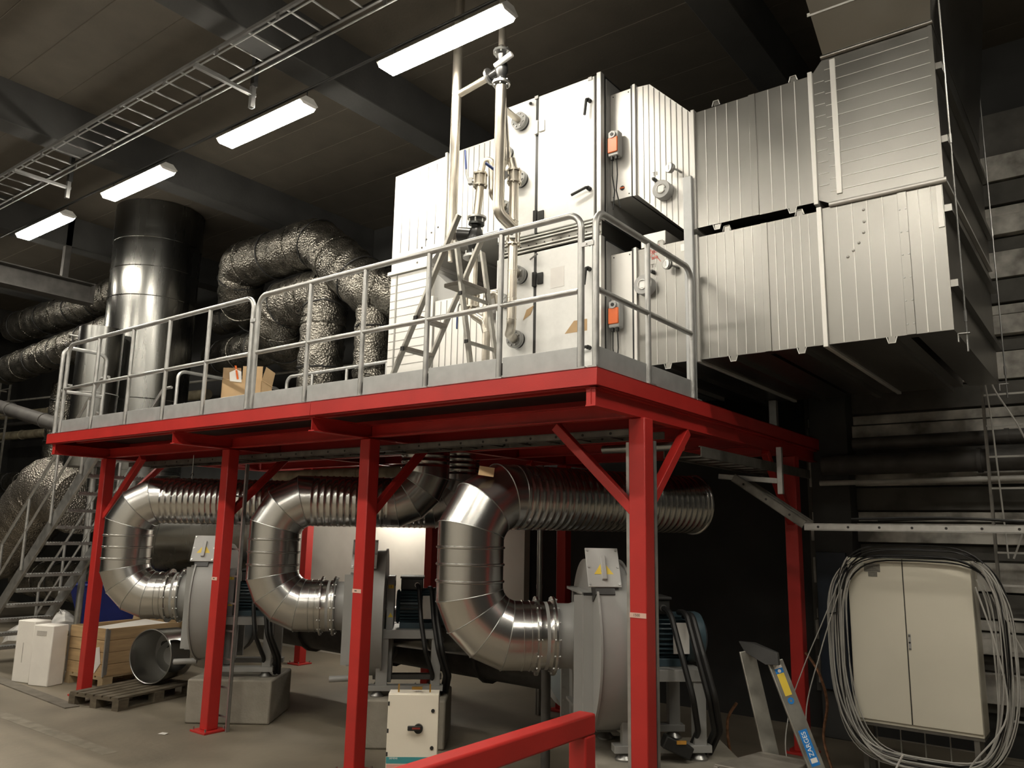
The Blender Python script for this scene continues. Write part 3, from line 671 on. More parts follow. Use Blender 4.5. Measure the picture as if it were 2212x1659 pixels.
mesh('pressure_tap', MB().tube([(-4.262, YA - .02, 4.5868), (-4.155, YA - .06, 4.6082)], .009, 8), STEEL, pw); mesh('vent_cock', MB().tube([(-4.305, YA - .005, 6.2039), (-4.262, YA - .05, 6.1717)], .014, 8), DGREY, pw)
wr = mesh('sensor_wire', MB().tube([(-4.733, 5.676, 5.1008), (-4.712, 5.569, 4.726), (-4.755, 5.569, 4.5118), (-4.723, 5.515, 4.2976)], .005, 5), CABLK, loc=(-4.733, 5.569, 4.6725)); tag(wr, 'thin black wire hanging between the pipes', 'wire')
ac = empty('damper_actuator', (-4.519, 6.19, 3.548), 'orange actuator half hidden behind the pipes by the stepladder', 'actuator')
mesh('cover', MB().box(-4.75, -4.70, 5.96, 6.03, 3.51, 3.90), ORANGE, ac, bevel=.006); mesh('housing', MB().box(-4.76, -4.695, 6.03, 6.045, 3.47, 3.94), DGREY, ac, bevel=.006)
bagm = MB().lathe((-4.851, 6.019, 4.1156), (0, 0, 1), [(0, .06), (.05, .09), (.14, .08), (.22, .05), (.26, .012)], 12)
bg = mesh('plastic_bag', bagm, PLASTIC, loc=(-4.851, 6.019, 4.1156)); tag(bg, 'crumpled milky plastic bag on the duct behind the pipes', 'bag')

# ================================================================ STEPLADDER ON THE PLATFORM
sl = empty('stepladder', (-4.35, 4.9, ZP), 'worn aluminium stepladder standing open on the platform', 'stepladder')
def stile(p0, p1): mesh('stile', MB().bar(p0, p1, .026, .05, up=(0, -1, 0)), ALU, sl, bevel=.004)
TX, TZ = -4.16, 4.50
for y in (4.70, 5.04):
    stile((-4.93, y, ZP + .02), (TX + (.0 if y < 5 else -.02), y + .02, TZ + (.12 if y < 5 else .04)))
    stile((-3.94, y, ZP + .02), (TX - .02, y + .02, TZ - .1))
for i in range(3):
    t = (i + .6) / 5.6; x = -4.93 + (TX + 4.93) * t; z = ZP + .02 + (TZ - ZP) * t
    mesh('step', MB().box(x - .04, x + .04, 4.71, 5.04, z, z + .03), ALUD, sl, bevel=.004)
    mesh('step_socket', MB().box(x - .02, x + .015, 4.678, 4.692, z - .005, z + .03), BLACKR, sl)
for t in (.3, .62):
    x = -3.94 + (TX - .02 + 3.94) * t; z = ZP + (TZ - .1 - ZP) * t
    mesh('cross_bar', MB().box(x - .012, x + .012, 4.71, 5.04, z, z + .025), ALU, sl); mesh('step_socket', MB().box(x - .015, x + .015, 4.678, 4.692, z, z + .03), BLACKR, sl)
mesh('top_platform', MB().box(TX - .14, TX + .07, 4.72, 5.03, 4.02, 4.055), ALUD, sl, bevel=.006)
for x in (-4.94, -3.93):
    for y in (4.70, 5.04): mesh('rubber_foot', MB().box(x - .03, x + .03, y - .022, y + .022, ZP, ZP + .03), BLACKR, sl)

# ================================================================ CARDBOARD BOX
cb = empty('cardboard_box', (-7.16, 4.90, ZP), 'open brown cardboard box standing on the platform', 'box', rz=math.radians(38))
w, dd, h = .20, .19, .40
b = MB()
mesh('side', MB().box(-w, w, -dd, -dd + .006, 0, h), CARD, cb, local=True); mesh('side', MB().box(-w, w, dd - .006, dd, 0, h), CARD, cb, local=True)
mesh('side', MB().box(-w, -w + .006, -dd, dd, 0, h), CARD, cb, local=True); mesh('side', MB().box(w - .006, w, -dd, dd, 0, h), CARD, cb, local=True)
mesh('bottom', MB().box(-w, w, -dd, dd, 0, .006), CARDD, cb, local=True)
mesh('flap', MB().box(-w, -.02, -dd + .006, -dd + .011, h, h + .12), CARDD, cb, local=True); mesh('flap', MB().add([(w, -dd, h), (w, dd, h), (w + .03, dd - .02, h + .14), (w + .03, -dd + .02, h + .14)], [(0, 1, 2, 3)]).box(w, w + .004, -dd, dd, h - .01, h + .005), CARD, cb, local=True)
mesh('flap', MB().box(.0, w, -dd + .004, -dd + .009, h - .01, h + .14), CARD, cb, local=True)
mesh('packing_slip', MB().add([(-.12, -dd - .006, h - .02), (.0, -dd - .006, h - .03), (-.01, -dd - .009, h + .08), (-.06, -dd - .02, h + .10), (-.13, -dd - .008, h + .07)], [(0, 1, 2, 3, 4)]), PAPER, cb, local=True)
mesh('ribbon', MB().add([(-.05, -dd - .010, h + .0), (-.03, -dd - .010, h + .0), (-.06, -dd - .02, h + .14), (-.08, -dd - .02, h + .14)], [(0, 1, 2, 3)]), ORANGE, cb, local=True)

# ================================================================ STACK AND SMALL CYLINDER
st = empty('exhaust_stack', (-13.0, 6.9, 1.2), 'large shiny steel exhaust stack rising to the ceiling', 'stack')
SX, SY, SR = -13.0, 6.9, .70
zs = [2.9, 4.05, 5.75, 6.25, 6.75, 7.39]
for i in range(5):
    mesh('stack_section', MB().cyl((SX, SY, zs[i] + .002), (SX, SY, zs[i + 1]), SR + (.012 if i == 4 else 0), n=72, caps=(i == 4)), STACKM, st)
    if i: mesh('seam_ring', MB().tube(arc((SX, SY, zs[i]), (1, 0, 0), (0, 1, 0), SR + .002, 0, 355, 71), .007, 6, closed=True), STACKM, st)
# elbow under the platform level
def mitre(parent, pts, r, m, nm='elbow_segment', n=48, bead=.0035, bead_m=None, caps=False):
    pts = [V(p) for p in pts]; rings = []
    d0 = (pts[1] - pts[0]).normalized(); _, u, w = frame(d0)
    prev = [pts[0] + (u * math.cos(2 * math.pi * i / n) + w * math.sin(2 * math.pi * i / n)) * r for i in range(n)]
    for k in range(1, len(pts)):
        d = (pts[k] - pts[k - 1]).normalized()
        if k < len(pts) - 1:
            nn = (d + (pts[k + 1] - pts[k]).normalized()).normalized()
        else: nn = d
        cur = [p + d * ((pts[k] - p).dot(nn) / d.dot(nn)) for p in prev]
        fs = [(i, (i + 1) % n, n + (i + 1) % n, n + i) for i in range(n)]
        if caps and k == len(pts) - 1: fs.append(tuple(range(n, 2 * n)))
        mesh(nm, MB().add(prev + cur, fs), m, parent)
        if bead and k < len(pts) - 1:
            c = pts[k]; mesh('seam_ring', MB().tube([c + (p - c) * 1.006 for p in cur], bead, 6, closed=True), bead_m or BEAD, parent)
        prev = cur
    return prev
def elbow_pts(p0, d0, d1, R, n=3):
    """circumscribed polyline of a 90 degree elbow that starts at p0 along d0 and leaves along d1; ends are tangent points"""
    p0 = V(p0); d0 = V(d0).normalized(); d1 = V(d1).normalized(); c = p0 + d1 * R
    tot = math.acos(max(-1, min(1, d0.dot(d1)))); st_ = tot / n; out = [p0]
    for k in range(n):
        a = st_ * (k + .5); rr = R / math.cos(st_ / 2)
        out.append(c - d1 * (rr * math.cos(a)) + d0 * (rr * math.sin(a)))
    out.append(c + d0 * R); return out
mitre(st, elbow_pts((SX, SY, 2.898), (0, 0, -1), (.80, .60, 0), .95, 4), SR, STACKM, n=56)
p = Vector((SX, SY, 1.948)) + Vector((.80, .60, 0)) * .95
mesh('stack_section', MB().cyl(p, p + Vector((.80, .60, 0)) * 1.2, SR, n=56), STACKM, st)
mesh('support_saddle', MB().box(p.x - .3, p.x + .3, p.y - .2, p.y + .3, 0, 1.26), BEAMC, st)
sc = empty('steel_drum_casing', (-12.62, 5.93, 3.0), 'shorter shiny steel cylinder clinging to the exhaust stack', 'cylinder')
mesh('shell', MB().lathe((-12.62, 5.93, 2.9), (0, 0, 1), [(0, .325), (2.16, .325)], 48), STACKM, sc)
mesh('seam_ring', MB().tube(arc((-12.62, 5.93, 4.02), (1, 0, 0), (0, 1, 0), .328, 0, 355, 47), .007, 6, closed=True), FANG, sc)
mesh('handle', MB().tube([(-12.84, 5.7, 4.93), (-13.0, 5.62, 4.97), (-13.1, 5.66, 4.95)], .016, 8), GALV, sc); mesh('handle', MB().tube([(-12.84, 5.7, 4.15), (-13.0, 5.62, 4.17), (-13.1, 5.66, 4.16)], .016, 8), GALV, sc)
mesh('leg', MB().cyl((-12.78, 6.12, 0), (-12.78, 6.12, 2.9), .05, n=12), GALV, sc); mesh('leg', MB().cyl((-12.5, 6.15, 0), (-12.5, 6.15, 2.9), .05, n=12), GALV, sc)

# ================================================================ FOIL WRAPPED DUCTS
def wobble_tube(pts, r, n=26, amp=.014, seed=0, step=.07):
    rnd = random.Random(seed)
    P = [V(p) for p in pts]; dense = [P[0]]
    for i in range(len(P) - 1):
        m = max(1, int((P[i + 1] - P[i]).length / step))
        for k in range(1, m + 1): dense.append(P[i].lerp(P[i + 1], k / m))
    mb = MB(); rs = [r * (1 + rnd.uniform(-.035, .035)) for _ in dense]; mb.tube(dense, rs, n)
    mb.v = [(v[0] + rnd.uniform(-amp, amp), v[1] + rnd.uniform(-amp, amp), v[2] + rnd.uniform(-amp, amp)) for v in mb.v]
    return mb, dense
def foil_duct(label, pts, r, rr=.25, m=FOIL, seed=1, bands=True):
    path = round_path(pts, rr, 7)
    mb, dense = wobble_tube(path, r, seed=seed)
    z0 = min(p.z for p in dense)
    e = empty('foil_duct', dense[0], label, 'insulated duct', 'foil wrapped ducts')
    mesh('wrap', mb, m, e, smooth=60)
    if bands:
        rnd = random.Random(seed + 50)
        for i in range(5, len(dense) - 3, 9):
            d, u, w = frame(dense[min(i + 1, len(dense) - 1)] - dense[i - 1])
            mesh('tape_band', MB().tube([dense[i] + (u * math.cos(2 * math.pi * k / 24) + w * math.sin(2 * math.pi * k / 24)) * (r * 1.03) + d * rnd.uniform(-.015, .015) for k in range(24)], .011, 5, closed=True), FOILD if i % 2 else FOIL, e)
    return e
foil_duct('upper fat foil wrapped duct that bends over towards the air unit', [(-12.1, 8.5, 5.75), (-11.5, 7.6, 5.80), (-11.15, 7.35, 6.25), (-9.2, 7.3, 6.22), (-7.95, 7.3, 5.25), (-7.5, 7.6, 5.15)], .36, .34, seed=3)
foil_duct('slim foil wrapped duct dropping to the platform beside the white lower duct', [(-7.93, 7.3, 5.1), (-7.93, 7.3, 4.1), (-7.72, 7.3, 3.7), (-7.55, 7.3, 3.16)], .23, .2, seed=4)
foil_duct('fat foil wrapped duct elbow crossing below the upper one', [(-10.9, 8.3, 5.0), (-10.45, 7.6, 5.1), (-10.2, 7.5, 5.45), (-9.05, 7.5, 5.48)], .37, .3, seed=5)
foil_duct('fat foil wrapped duct standing upright on the platform', [(-9.05, 7.45, 5.5), (-8.95, 7.3, 4.95), (-9.0, 7.3, 3.15)], .31, .26, seed=6)
foil_duct('straight foil wrapped duct behind the cardboard box', [(-13.0, 8.2, 5.05), (-10.7, 7.9, 5.0)], .30, seed=8)
foil_duct('straight foil wrapped duct running high behind the stack', [(-13.4, 8.5, 5.85), (-11.4, 8.3, 5.9)], .24, seed=9)
foil_duct('dark foil wrapped duct beside the white lower duct', [(-7.4, 8.6, 5.1), (-6.0, 8.6, 5.0)], .32, seed=10)
foil_duct('upper foil wrapped duct left of the stack', [(-19.6, 7.3, 6.35), (-16.3, 7.3, 6.35), (-14.6, 7.4, 6.5)], .33, seed=11)
foil_duct('lower foil wrapped duct left of the stack', [(-19.0, 7.0, 5.25), (-16.2, 6.9, 5.35), (-14.2, 7.0, 5.55)], .30, seed=12)
foil_duct('foil wrapped pipe standing beneath the left ducts', [(-17.4, 7.6, 4.9), (-17.5, 7.6, 3.7), (-17.5, 7.6, 2.9)], .28, seed=13)
foil_duct('wide bubble foil duct bending behind the stairs', [(-15.2, 7.2, 2.45), (-16.6, 7.2, 2.75), (-18.4, 7.2, 1.55), (-19.4, 7.2, 1.4)], .62, .5, BUBBLE, seed=14, bands=False)
foil_duct('crinkled foil duct low behind the stairs', [(-18.2, 7.6, .95), (-14.2, 7.6, .95)], .36, m=FOIL, seed=15)
foil_duct('grey insulated pipe behind the stairs at mid height', [(-24, 8.2, 3.0), (-17.8, 8.2, 2.95)], .22, seed=16)

# ================================================================ PIPES AND GEAR ON THE LEFT BACK WALL
def wall_pipe(label, p0, p1, r, m, name='wall_pipe', group='pipes along the back wall'):
    e = empty(name, p0, label, 'pipe', group)
    mesh('pipe', MB().cyl(p0, p1, r, n=16), m, e)
    d = (V(p1) - V(p0)); L = d.length
    for k in range(1, max(2, int(L / 1.3))):
        c = V(p0) + d * (k / max(2, int(L / 1.3))); mesh('pipe_collar', MB().cyl(c - d.normalized() * .02, c + d.normalized() * .02, r * 1.12, n=16), m, e)
    return e
wall_pipe('cream insulated pipe highest on the back wall', (-24, 8.9, 4.85), (-14.3, 8.9, 4.62), .10, CREAMP)
wall_pipe('cream insulated pipe second from the top on the back wall', (-24, 8.9, 4.30), (-14.3, 8.9, 4.12), .11, CREAMP)
wall_pipe('cream insulated pipe behind the cardboard box', (-14.0, 9.0, 4.25), (-6.3, 9.0, 4.15), .13, DPIPE)
wall_pipe('brownish pipe low behind the inner railing', (-14.0, 9.0, 3.75), (-6.3, 9.0, 3.70), .14, CREAMP)
wall_pipe('thin grey conduit above the back wall pipes', (-24, 8.9, 5.25), (-6.3, 9.0, 4.62), .025, CABGR)
wall_pipe('dark sloping pipe crossing towards the platform end', (-19.0, 6.6, 4.55), (-14.3, 6.6, 3.6), .13, DPIPE)
wall_pipe('thin dark pipe under the cream pipes', (-24, 8.95, 4.62), (-14.3, 8.95, 4.4), .05, DPIPE)
cl = empty('cage_ladder', (-20.5, 7.4, 1.8), 'narrow steel ladder with a hoop on the back left', 'ladder')
for x in (-20.3, -19.75): mesh('stile', MB().bar((x, 7.4, 1.2), (x, 7.4, 5.3), .05, .03), DIRTY, cl)
for i in range(13): mesh('rung', MB().cyl((-20.3, 7.4, 1.4 + i * .3), (-19.75, 7.4, 1.4 + i * .3), .014, n=8), DIRTY, cl)
mesh('hoop', MB().tube(arc((-20.02, 7.3, 4.9), (1, 0, 0), (0, -1, 0), .38, 0, 180, 14), .016, 8), DIRTY, cl)
ib = empty('steel_girder', (-14.5, 5.5, 5.9), 'grey steel I beam ending beside the stack', 'beam')
mesh('beam', MB().ibeam((-14.5, 2.0, 6.09), (-14.5, 6.55, 6.09), .36, .30, .02, .014), DPIPE, ib); mesh('end_plate', MB().box(-14.65, -14.35, 6.52, 6.535, 5.93, 6.25), DPIPE, ib)
mesh('hanger', MB().box(-14.55, -14.45, 3.0, 3.1, 6.27, 7.39).box(-14.55, -14.45, 6.0, 6.1, 6.27, 7.39), DPIPE, ib)

# ================================================================ FLUORESCENT LAMPS
lamp_no = [0]
def lamp(x0, x1, y, z, label, group, drop=True, lens=None):
    e = empty('fluorescent_lamp', ((x0 + x1) / 2, y, z), label, 'lamp', group)
    L = x1 - x0
    mesh('housing', MB().prism([(-.05, .07), (.05, .07), (.115, .012), (.115, .006), (-.115, .006), (-.115, .012)], (x0, y, z), (0, 1, 0), (0, 0, 1), (1, 0, 0), L), LAMPB, e)
    mesh('lens', MB().prism([(-.112, .004), (.112, .004), (.085, -.05), (-.085, -.05)], (x0 + .03, y, z), (0, 1, 0), (0, 0, 1), (1, 0, 0), L - .06), lens or LAMPM, e)
    for xx in (x0, x1 - .028): mesh('end_cap', MB().prism([(-.113, .005), (.113, .005), (.08, -.03), (-.08, -.03)], (xx, y, z), (0, 1, 0), (0, 0, 1), (1, 0, 0), .028), WHITE, e)
    if drop:
        for xx in (x0 + .12, x1 - .05): mesh('hanger', MB().cyl((xx, y, z + .068), (xx, y, 6.60), .008, n=6), DGREY, e)
    return e
LG = 'row of fluorescent lamps above the platform'
YL, ZL = 4.90, 6.45
for i, xc in enumerate((-4.57, -7.22, -9.93, -12.60, -15.3, -18.0, 1.1)):  # unseen lamps past girder and beside riser added to brighten ducts and wall
    lamp(xc - .76, xc + .76, YL, ZL, ['glowing fluorescent lamp over the white air unit', 'glowing fluorescent lamp between two ceiling beams', 'glowing fluorescent lamp in front of the stack top', 'glowing fluorescent lamp above the grey steel girder', 'added unseen lamp beyond the grey steel girder', 'added unseen lamp at the far end of the hall', 'added unseen lamp beside the flared riser duct'][i], LG)
cd = mesh('lamp_conduit', MB().cyl((-24, YL, 6.62), (-2.9, YL, 6.62), .016, n=8), DGREY, loc=(-10, YL, 6.62)); tag(cd, 'thin dark conduit linking the ceiling lamps', 'conduit')
# second row of the hall, over the gangway in front of the platform
for yr, nm in ((1.15, 'gangway'), (-2.6, 'far aisle')):
    for i, xc in enumerate((-12.60, -9.93, -7.22, -4.57, -1.92, .73)):
        lamp(xc - .76, xc + .76, yr, 6.45, 'fluorescent lamp of the %s row in front of the platform' % nm, 'fluorescent lamps over the %s' % nm, lens=LAMPM if yr > 0 else LAMPG)
lamp(-9.9, -8.4, 9.0, 2.62, 'fluorescent lamp mounted under the platform near the pale wall', 'under platform lamp', drop=False, lens=LAMPU)

# ================================================================ CABLE LADDERS
def cable_ladder(label, p0, p1, side, width, rung=.25, m=DIRTY, holes=False, h=.06, group='cable ladders', rm=None):
    p0 = V(p0); p1 = V(p1); d = (p1 - p0).normalized(); L = (p1 - p0).length; s = V(side).normalized(); up = d.cross(s).normalized()
    if up.z < 0: up = -up
    e = empty('cable_ladder', p0, label, 'cable tray', group)
    for k in (0, 1):
        c = (p0 + p1) / 2 + s * (width * k)
        mesh('side_rail', MB().obox(c, d, s, up, L / 2, .004, h / 2).obox(c + up * h / 2 + s * (.008 if k == 0 else -.008), d, s, up, L / 2, .012, .003).obox(c - up * h / 2 + s * (.008 if k == 0 else -.008), d, s, up, L / 2, .012, .003), m, e)
        if holes:
            hb = MB(); n = int(L / .25)
            for i in range(n):
                q = p0 + s * (width * k) + d * (.12 + i * .25); hb.cyl(q - s * .006, q + s * .006, .011, n=10)
            mesh('rail_holes', hb, BLACKR, e)
    n = int(L / rung)
    for i in range(n):
        q = p0 + d * (rung * (i + .5)) - up * (h / 2 - .012); mesh('rung', MB().bar(q, q + s * width, .018, .012, up=tuple(up)), rm or m, e)
    return e
cu_ = cable_ladder('long cable ladder with open side rails hung under the ceiling', (-16.5, 3.93, 6.66), (-1.5, 3.93, 6.66), (0, 1, 0), .42, .29, DPIPE, h=.03, rm=GALV)
for k in (0, 1):
    mesh('lower_lip', MB().box(-16.5, -1.5, 3.926 + .42 * k, 3.938 + .42 * k, 6.575, 6.587), GALV, cu_)
    for i in range(16): mesh('rail_tab', MB().box(-16.2 + i * .95, -16.155 + i * .95, 3.926 + .42 * k, 3.934 + .42 * k, 6.58, 6.655), DPIPE, cu_)
for x in (-6.93, -11.05, -2.95):
    b = empty('tray_bracket', (x, 4.14, 6.5), 'bright bracket carrying the ceiling cable ladder near x %d' % 0 if False else {-6.93: 'bright bracket of the ceiling cable ladder at the beam with the conduit', -11.05: 'bright bracket of the ceiling cable ladder over the stack side', -2.95: 'bright bracket of the ceiling cable ladder above the ducts'}[x], 'bracket', 'brackets of the ceiling cable ladder')
    mesh('arm', MB().bar((x, 3.85, 6.53), (x, 4.56, 6.53), .04, .04), STEEL, b, bevel=.003)
    mesh('stem', MB().box(x - .025, x + .025, 4.50, 4.55, 6.38, 6.62), STEEL, b, bevel=.003); mesh('stem', MB().box(x - .03, x + .03, 4.51, 4.56, 6.62, 7.39), DGREY, b)
cable_ladder('perforated cable ladder running along beneath the platform', (-10.2, 5.32, 2.81), (-2.78, 5.32, 2.81), (0, 1, 0), .30, .30, DIRTY, True, .05)
cable_ladder('cable ladder running back beneath the platform side', (-2.95, 5.95, 2.71), (-2.95, 8.7, 2.71), (1, 0, 0), .32, .25, DIRTY, False, .08)
cable_ladder('sloping cable ladder going down behind the ducts', (-2.92, 7.32, 2.60), (-2.28, 7.32, 2.17), (0, 1, 0), .22, .2, DIRTY, True, .07)
cable_ladder('level cable ladder running above the grey cabinet', (-2.28, 7.32, 2.15), (3.5, 7.32, 2.15), (0, 1, 0), .22, .25, GALV, True, .055)
cable_ladder('upright cable ladder beside the red post and fan plinth', (-7.50, 5.215, 0.0), (-7.50, 5.215, 2.72), (-1, 0, 0), .23, .28, GALV, False, .03)
cable_ladder('upright cable ladder behind the far red post', (-2.655, 5.21, 0.0), (-2.655, 5.21, 2.72), (-1, 0, 0), .22, .28, GALV, False, .03)
cable_ladder('upright cable ladder on the weathered wall', (-1.02, 8.95, 0.3), (-1.02, 8.95, 3.7), (1, 0, 0), .55, .30, DIRTY, False, .06, rm=CABGR)
sp = empty('support_profile', (-2.83, 8.85, 2.45), 'short bright strut hanging under the platform back corner', 'strut')
mesh('strut', MB().box(-2.52, -2.47, 7.36, 7.40, 2.44, 2.87), GALV, sp, bevel=.004); mesh('cross_strut', MB().bar((-2.50, 7.42, 2.56), (-3.1, 7.42, 2.62), .04, .05), GALV, sp, bevel=.004)
wall_pipe('fat dark pipe on the right wall below the ducts', (-2.6, 9.1, 2.83), (4.9, 9.1, 2.86), .11, DPIPE, group='pipes on the right wall')
wall_pipe('dark pipe above the fat pipe on the right wall', (-2.3, 9.2, 3.06), (4.9, 9.2, 3.12), .07, DPIPE, group='pipes on the right wall')
wall_pipe('thin grey pipe below the fat pipe on the right wall', (-2.6, 8.95, 2.63), (4.9, 8.95, 2.68), .028, CABGR, group='pipes on the right wall')
wall_pipe('bent pipe rising on the weathered wall', (-.42, 8.8, 2.1), (-.42, 8.8, 3.9), .035, DIRTY, group='pipes on the right wall')
wall_pipe('red end capped pipe crossing under the platform corner', (-3.4, 5.75, 2.74), (-2.72, 5.75, 2.74), .035, STEEL, group='capped pipes under the platform')
for q_ in bpy.data.objects:
    if q_.get('label', '').startswith('red end capped'): mesh('end_cap', MB().cyl((-2.73, 5.75, 2.74), (-2.69, 5.75, 2.74), .042, n=16), mat('cap_red', (.55, .07, .025), .5), q_)

# ================================================================ FANS
ANG = math.atan2(.68, .73)
FANS = [(-9.125, 4.837), (-7.066, 5.303), (-4.111, 4.928)]
FS = 1.032          # size of the fans against the drawing below
AZ = .80            # shaft height over the plinth
ZPL = .45
def volute_outline(extra=0.0):
    pts = []
    for i in range(57):       # from the outlet lip at the bottom-back round over the front to the bottom
        t = i / 56; th = math.radians(-35 + 305 * t)     # angle in (y, z), counter-clockwise from +y
        r = .47 + .19 * t + extra
        pts.append((r * math.cos(th), r * math.sin(th)))
    pts.append((.60 + extra, -.66 - extra)); pts.append((.60 + extra, -.30 + extra))
    return pts
def make_fan(label):
    f = empty('radial_fan', (0, 0, 0), label, 'fan', 'grey radial fans under the platform')
    mesh('inlet_cone', MB().lathe((.56, 0, AZ), (1, 0, 0), [(0, .245), (.06, .245), (.065, .275), (.085, .275), (.09, .235), (.20, .235), (.30, .27)], 40), FANG, f, local=True)
    mesh('clamp_ring', MB().lathe((.49, 0, AZ), (1, 0, 0), [(0, .25), (.005, .285), (.022, .285), (.025, .25), (.08, .242), (.12, .25), (.13, .285), (.146, .285), (.15, .25)], 40), SHINY, f, local=True)
    for i in range(14):
        a = 2 * math.pi * i / 14
        for b0, b1 in ((.488, .52), (.61, .655)): mesh('bolt', MB().cyl((b0, .27 * math.cos(a), AZ + .27 * math.sin(a)), (b1, .27 * math.cos(a), AZ + .27 * math.sin(a)), .008, n=6), STEEL, f, local=True)
    o = volute_outline()
    mesh('volute', MB().prism(o, (.885, 0, AZ), (0, 1, 0), (0, 0, 1), (1, 0, 0), .235), FANG, f, local=True)
    for x in (.868, 1.12): mesh('side_plate', MB().prism(volute_outline(.018), (x, 0, AZ), (0, 1, 0), (0, 0, 1), (1, 0, 0), .016), FANG, f, local=True)
    # angle frame on the inlet side
    mesh('angle_frame', MB().box(.80, .868, -.36, -.30, .28, 1.14).box(.80, .868, -.36, .36, 1.12, 1.14).box(.74, .868, -.30, -.29, .28, 1.12).box(.80, .868, -.36, .36, .28, .30), FANG, f, local=True)
    mesh('angle_frame', MB().box(.84, .868, .30, .36, .28, 1.14), FANG, f, local=True)
    # outlet and round transition
    mesh('outlet_flange', MB().box(.80, 1.20, .60, .64, .08, .58), FANG, f, local=True, bevel=.003)
    n = 24; A = []; B = []
    for i in range(n):
        a = 2 * math.pi * i / n; cx_, cz_ = math.cos(a), math.sin(a); k = 1 / max(abs(cx_), abs(cz_))
        A.append((1.0 + cx_ * k * .16, .64, .33 + cz_ * k * .21)); B.append((1.0 + cx_ * .24, .98, .33 + cz_ * .24))
    mesh('outlet_transition', MB().add(A + B, [(i, (i + 1) % n, n + (i + 1) % n, n + i) for i in range(n)]), mat('transition_blue_grey', (.22, .25, .26), .4, .3, var=.06), f, local=True)
    mesh('outlet_ring', MB().lathe((1.0, .98, .33), (0, 1, 0), [(0, .24), (.003, .275), (.018, .275), (.02, .24), (.10, .24)], 32), FANG, f, local=True)
    for i in range(5):
        for x in (.82, 1.18): mesh('bolt', MB().cyl((x, .595, .12 + i * .1), (x, .65, .12 + i * .1), .008, n=6), STEEL, f, local=True)
    mesh('drain_stub', MB().cyl((.86, -.05, .12), (.62, -.05, .11), .03, n=14), FANG, f, local=True)
    # motor mounting
    mesh('bearing_plate', MB().prism([(-.17, .10), (.17, .10), (.17, 1.02), (.12, 1.10), (-.12, 1.10), (-.17, 1.02)], (1.15, 0, 0), (0, 1, 0), (0, 0, 1), (1, 0, 0), .07), FANG, f, local=True, bevel=.004)
    mesh('lifting_hole', MB().cyl((1.145, -.08, 1.03), (1.226, -.08, 1.03), .028, n=16), FAND, f, local=True)
    mesh('frame_leg', MB().box(1.08, 1.19, -.34, -.27, .10, .60), FANG, f, local=True, bevel=.003); mesh('frame_leg', MB().box(1.08, 1.19, .27, .34, .10, .60), FANG, f, local=True, bevel=.003)
    mesh('frame_leg', MB().box(1.60, 1.69, -.34, -.27, .10, .54), FANG, f, local=True, bevel=.003); mesh('frame_leg', MB().box(1.60, 1.69, .27, .34, .10, .54), FANG, f, local=True, bevel=.003)
    mesh('frame_top', MB().box(1.08, 1.69, -.35, -.26, .53, .61).box(1.08, 1.69, .26, .35, .53, .61).box(1.20, 1.69, -.26, .26, .58, .605), FANG, f, local=True, bevel=.003)
    mesh('frame_base', MB().box(1.02, 1.72, -.36, -.25, .055, .105).box(1.02, 1.72, .25, .36, .055, .105), FANG, f, local=True, bevel=.003)
    for x in (1.10, 1.64):
        for y in (-.30, .30):
            ft = mesh('foot', MB().lathe((x, y, 0), (0, 0, 1), [(0, .065), (.012, .065), (.03, .05), (.056, .03)], 20), STEEL, f, local=True)
    mb = MB().lathe((1.24, 0, AZ), (1, 0, 0), [(0, .15), (.02, .17), (.04, .14), (.42, .14)], 28)
    mesh('motor_body', mb, MOTOR, f, local=True)
    fins = MB()
    for i in range(30):
        a = 2 * math.pi * i / 30; c = Vector((1.46, .158 * math.cos(a), AZ + .158 * math.sin(a))); rd = Vector((0, math.cos(a), math.sin(a)))
        fins.obox(c, (1, 0, 0), rd, Vector((1, 0, 0)).cross(rd), .18, .022, .004)
    fo = mesh('cooling_fins', fins, MOTOR, f, local=True); fo['kind'] = 'stuff'
    cw = mesh('fan_cowl', MB().lathe((1.63, 0, AZ), (1, 0, 0), [(0, .185), (.10, .185), (.13, .175), (.16, .12), (.165, .03)], 28), MOTOR, f, local=True); cw['label'] = 'blue grey motor cowl'
    mesh('motor_foot', MB().box(1.28, 1.60, -.17, .17, .605, .66), MOTOR, f, local=True, bevel=.004)
    mesh('terminal_box', MB().box(1.28, 1.50, -.13, .13, .97, 1.08), DGREY, f, local=True, bevel=.01); mesh('terminal_lid', MB().box(1.27, 1.51, -.145, .145, 1.08, 1.10), FAND, f, local=True, bevel=.004)
    mesh('cable_gland', MB().cyl((1.44, -.13, 1.02), (1.44, -.165, 1.02), .026, n=12), STEEL, f, local=True)
    for k, (x, sag) in enumerate(((1.44, .22), (1.56, .16), (1.60, .20))):
        mesh('power_cable', MB().tube(round_path([(x, -.15, 1.02 - .03 * k), (x + .02, -.27, 1.0), (x + .05, -.36 - sag * .3, .72), (x + .10, -.42 - sag * .4, .45), (x + .18, -.36, .2), (x + .16, -.2, .02)], .12, 5), .022, 8), CABLK, f, local=True)
    mesh('type_plate', MB().box(1.50, 1.62, -.205, -.198, .70, .92), PAPER, f, local=True)
    mesh('number_plate', MB().box(1.16, 1.21, -.1745, -.170, .985, 1.02), YEL, f, local=True); text('number', '3', .03, GTXT, f, (1.185, -.1755, 1.002), (math.pi / 2, 0, 0), local=True)
    mesh('warning_triangle', MB().add([(1.165, -.1725, .71), (1.215, -.1725, .71), (1.19, -.1725, .755)], [(0, 1, 2)]), YEL, f, local=True)
    # isolator switch box tilted on the casing top
    rot = Matrix.Rotation(math.radians(-28), 3, 'X')
    def T(p): return tuple(rot @ Vector(p) + Vector((.93, -.40, 1.32)))
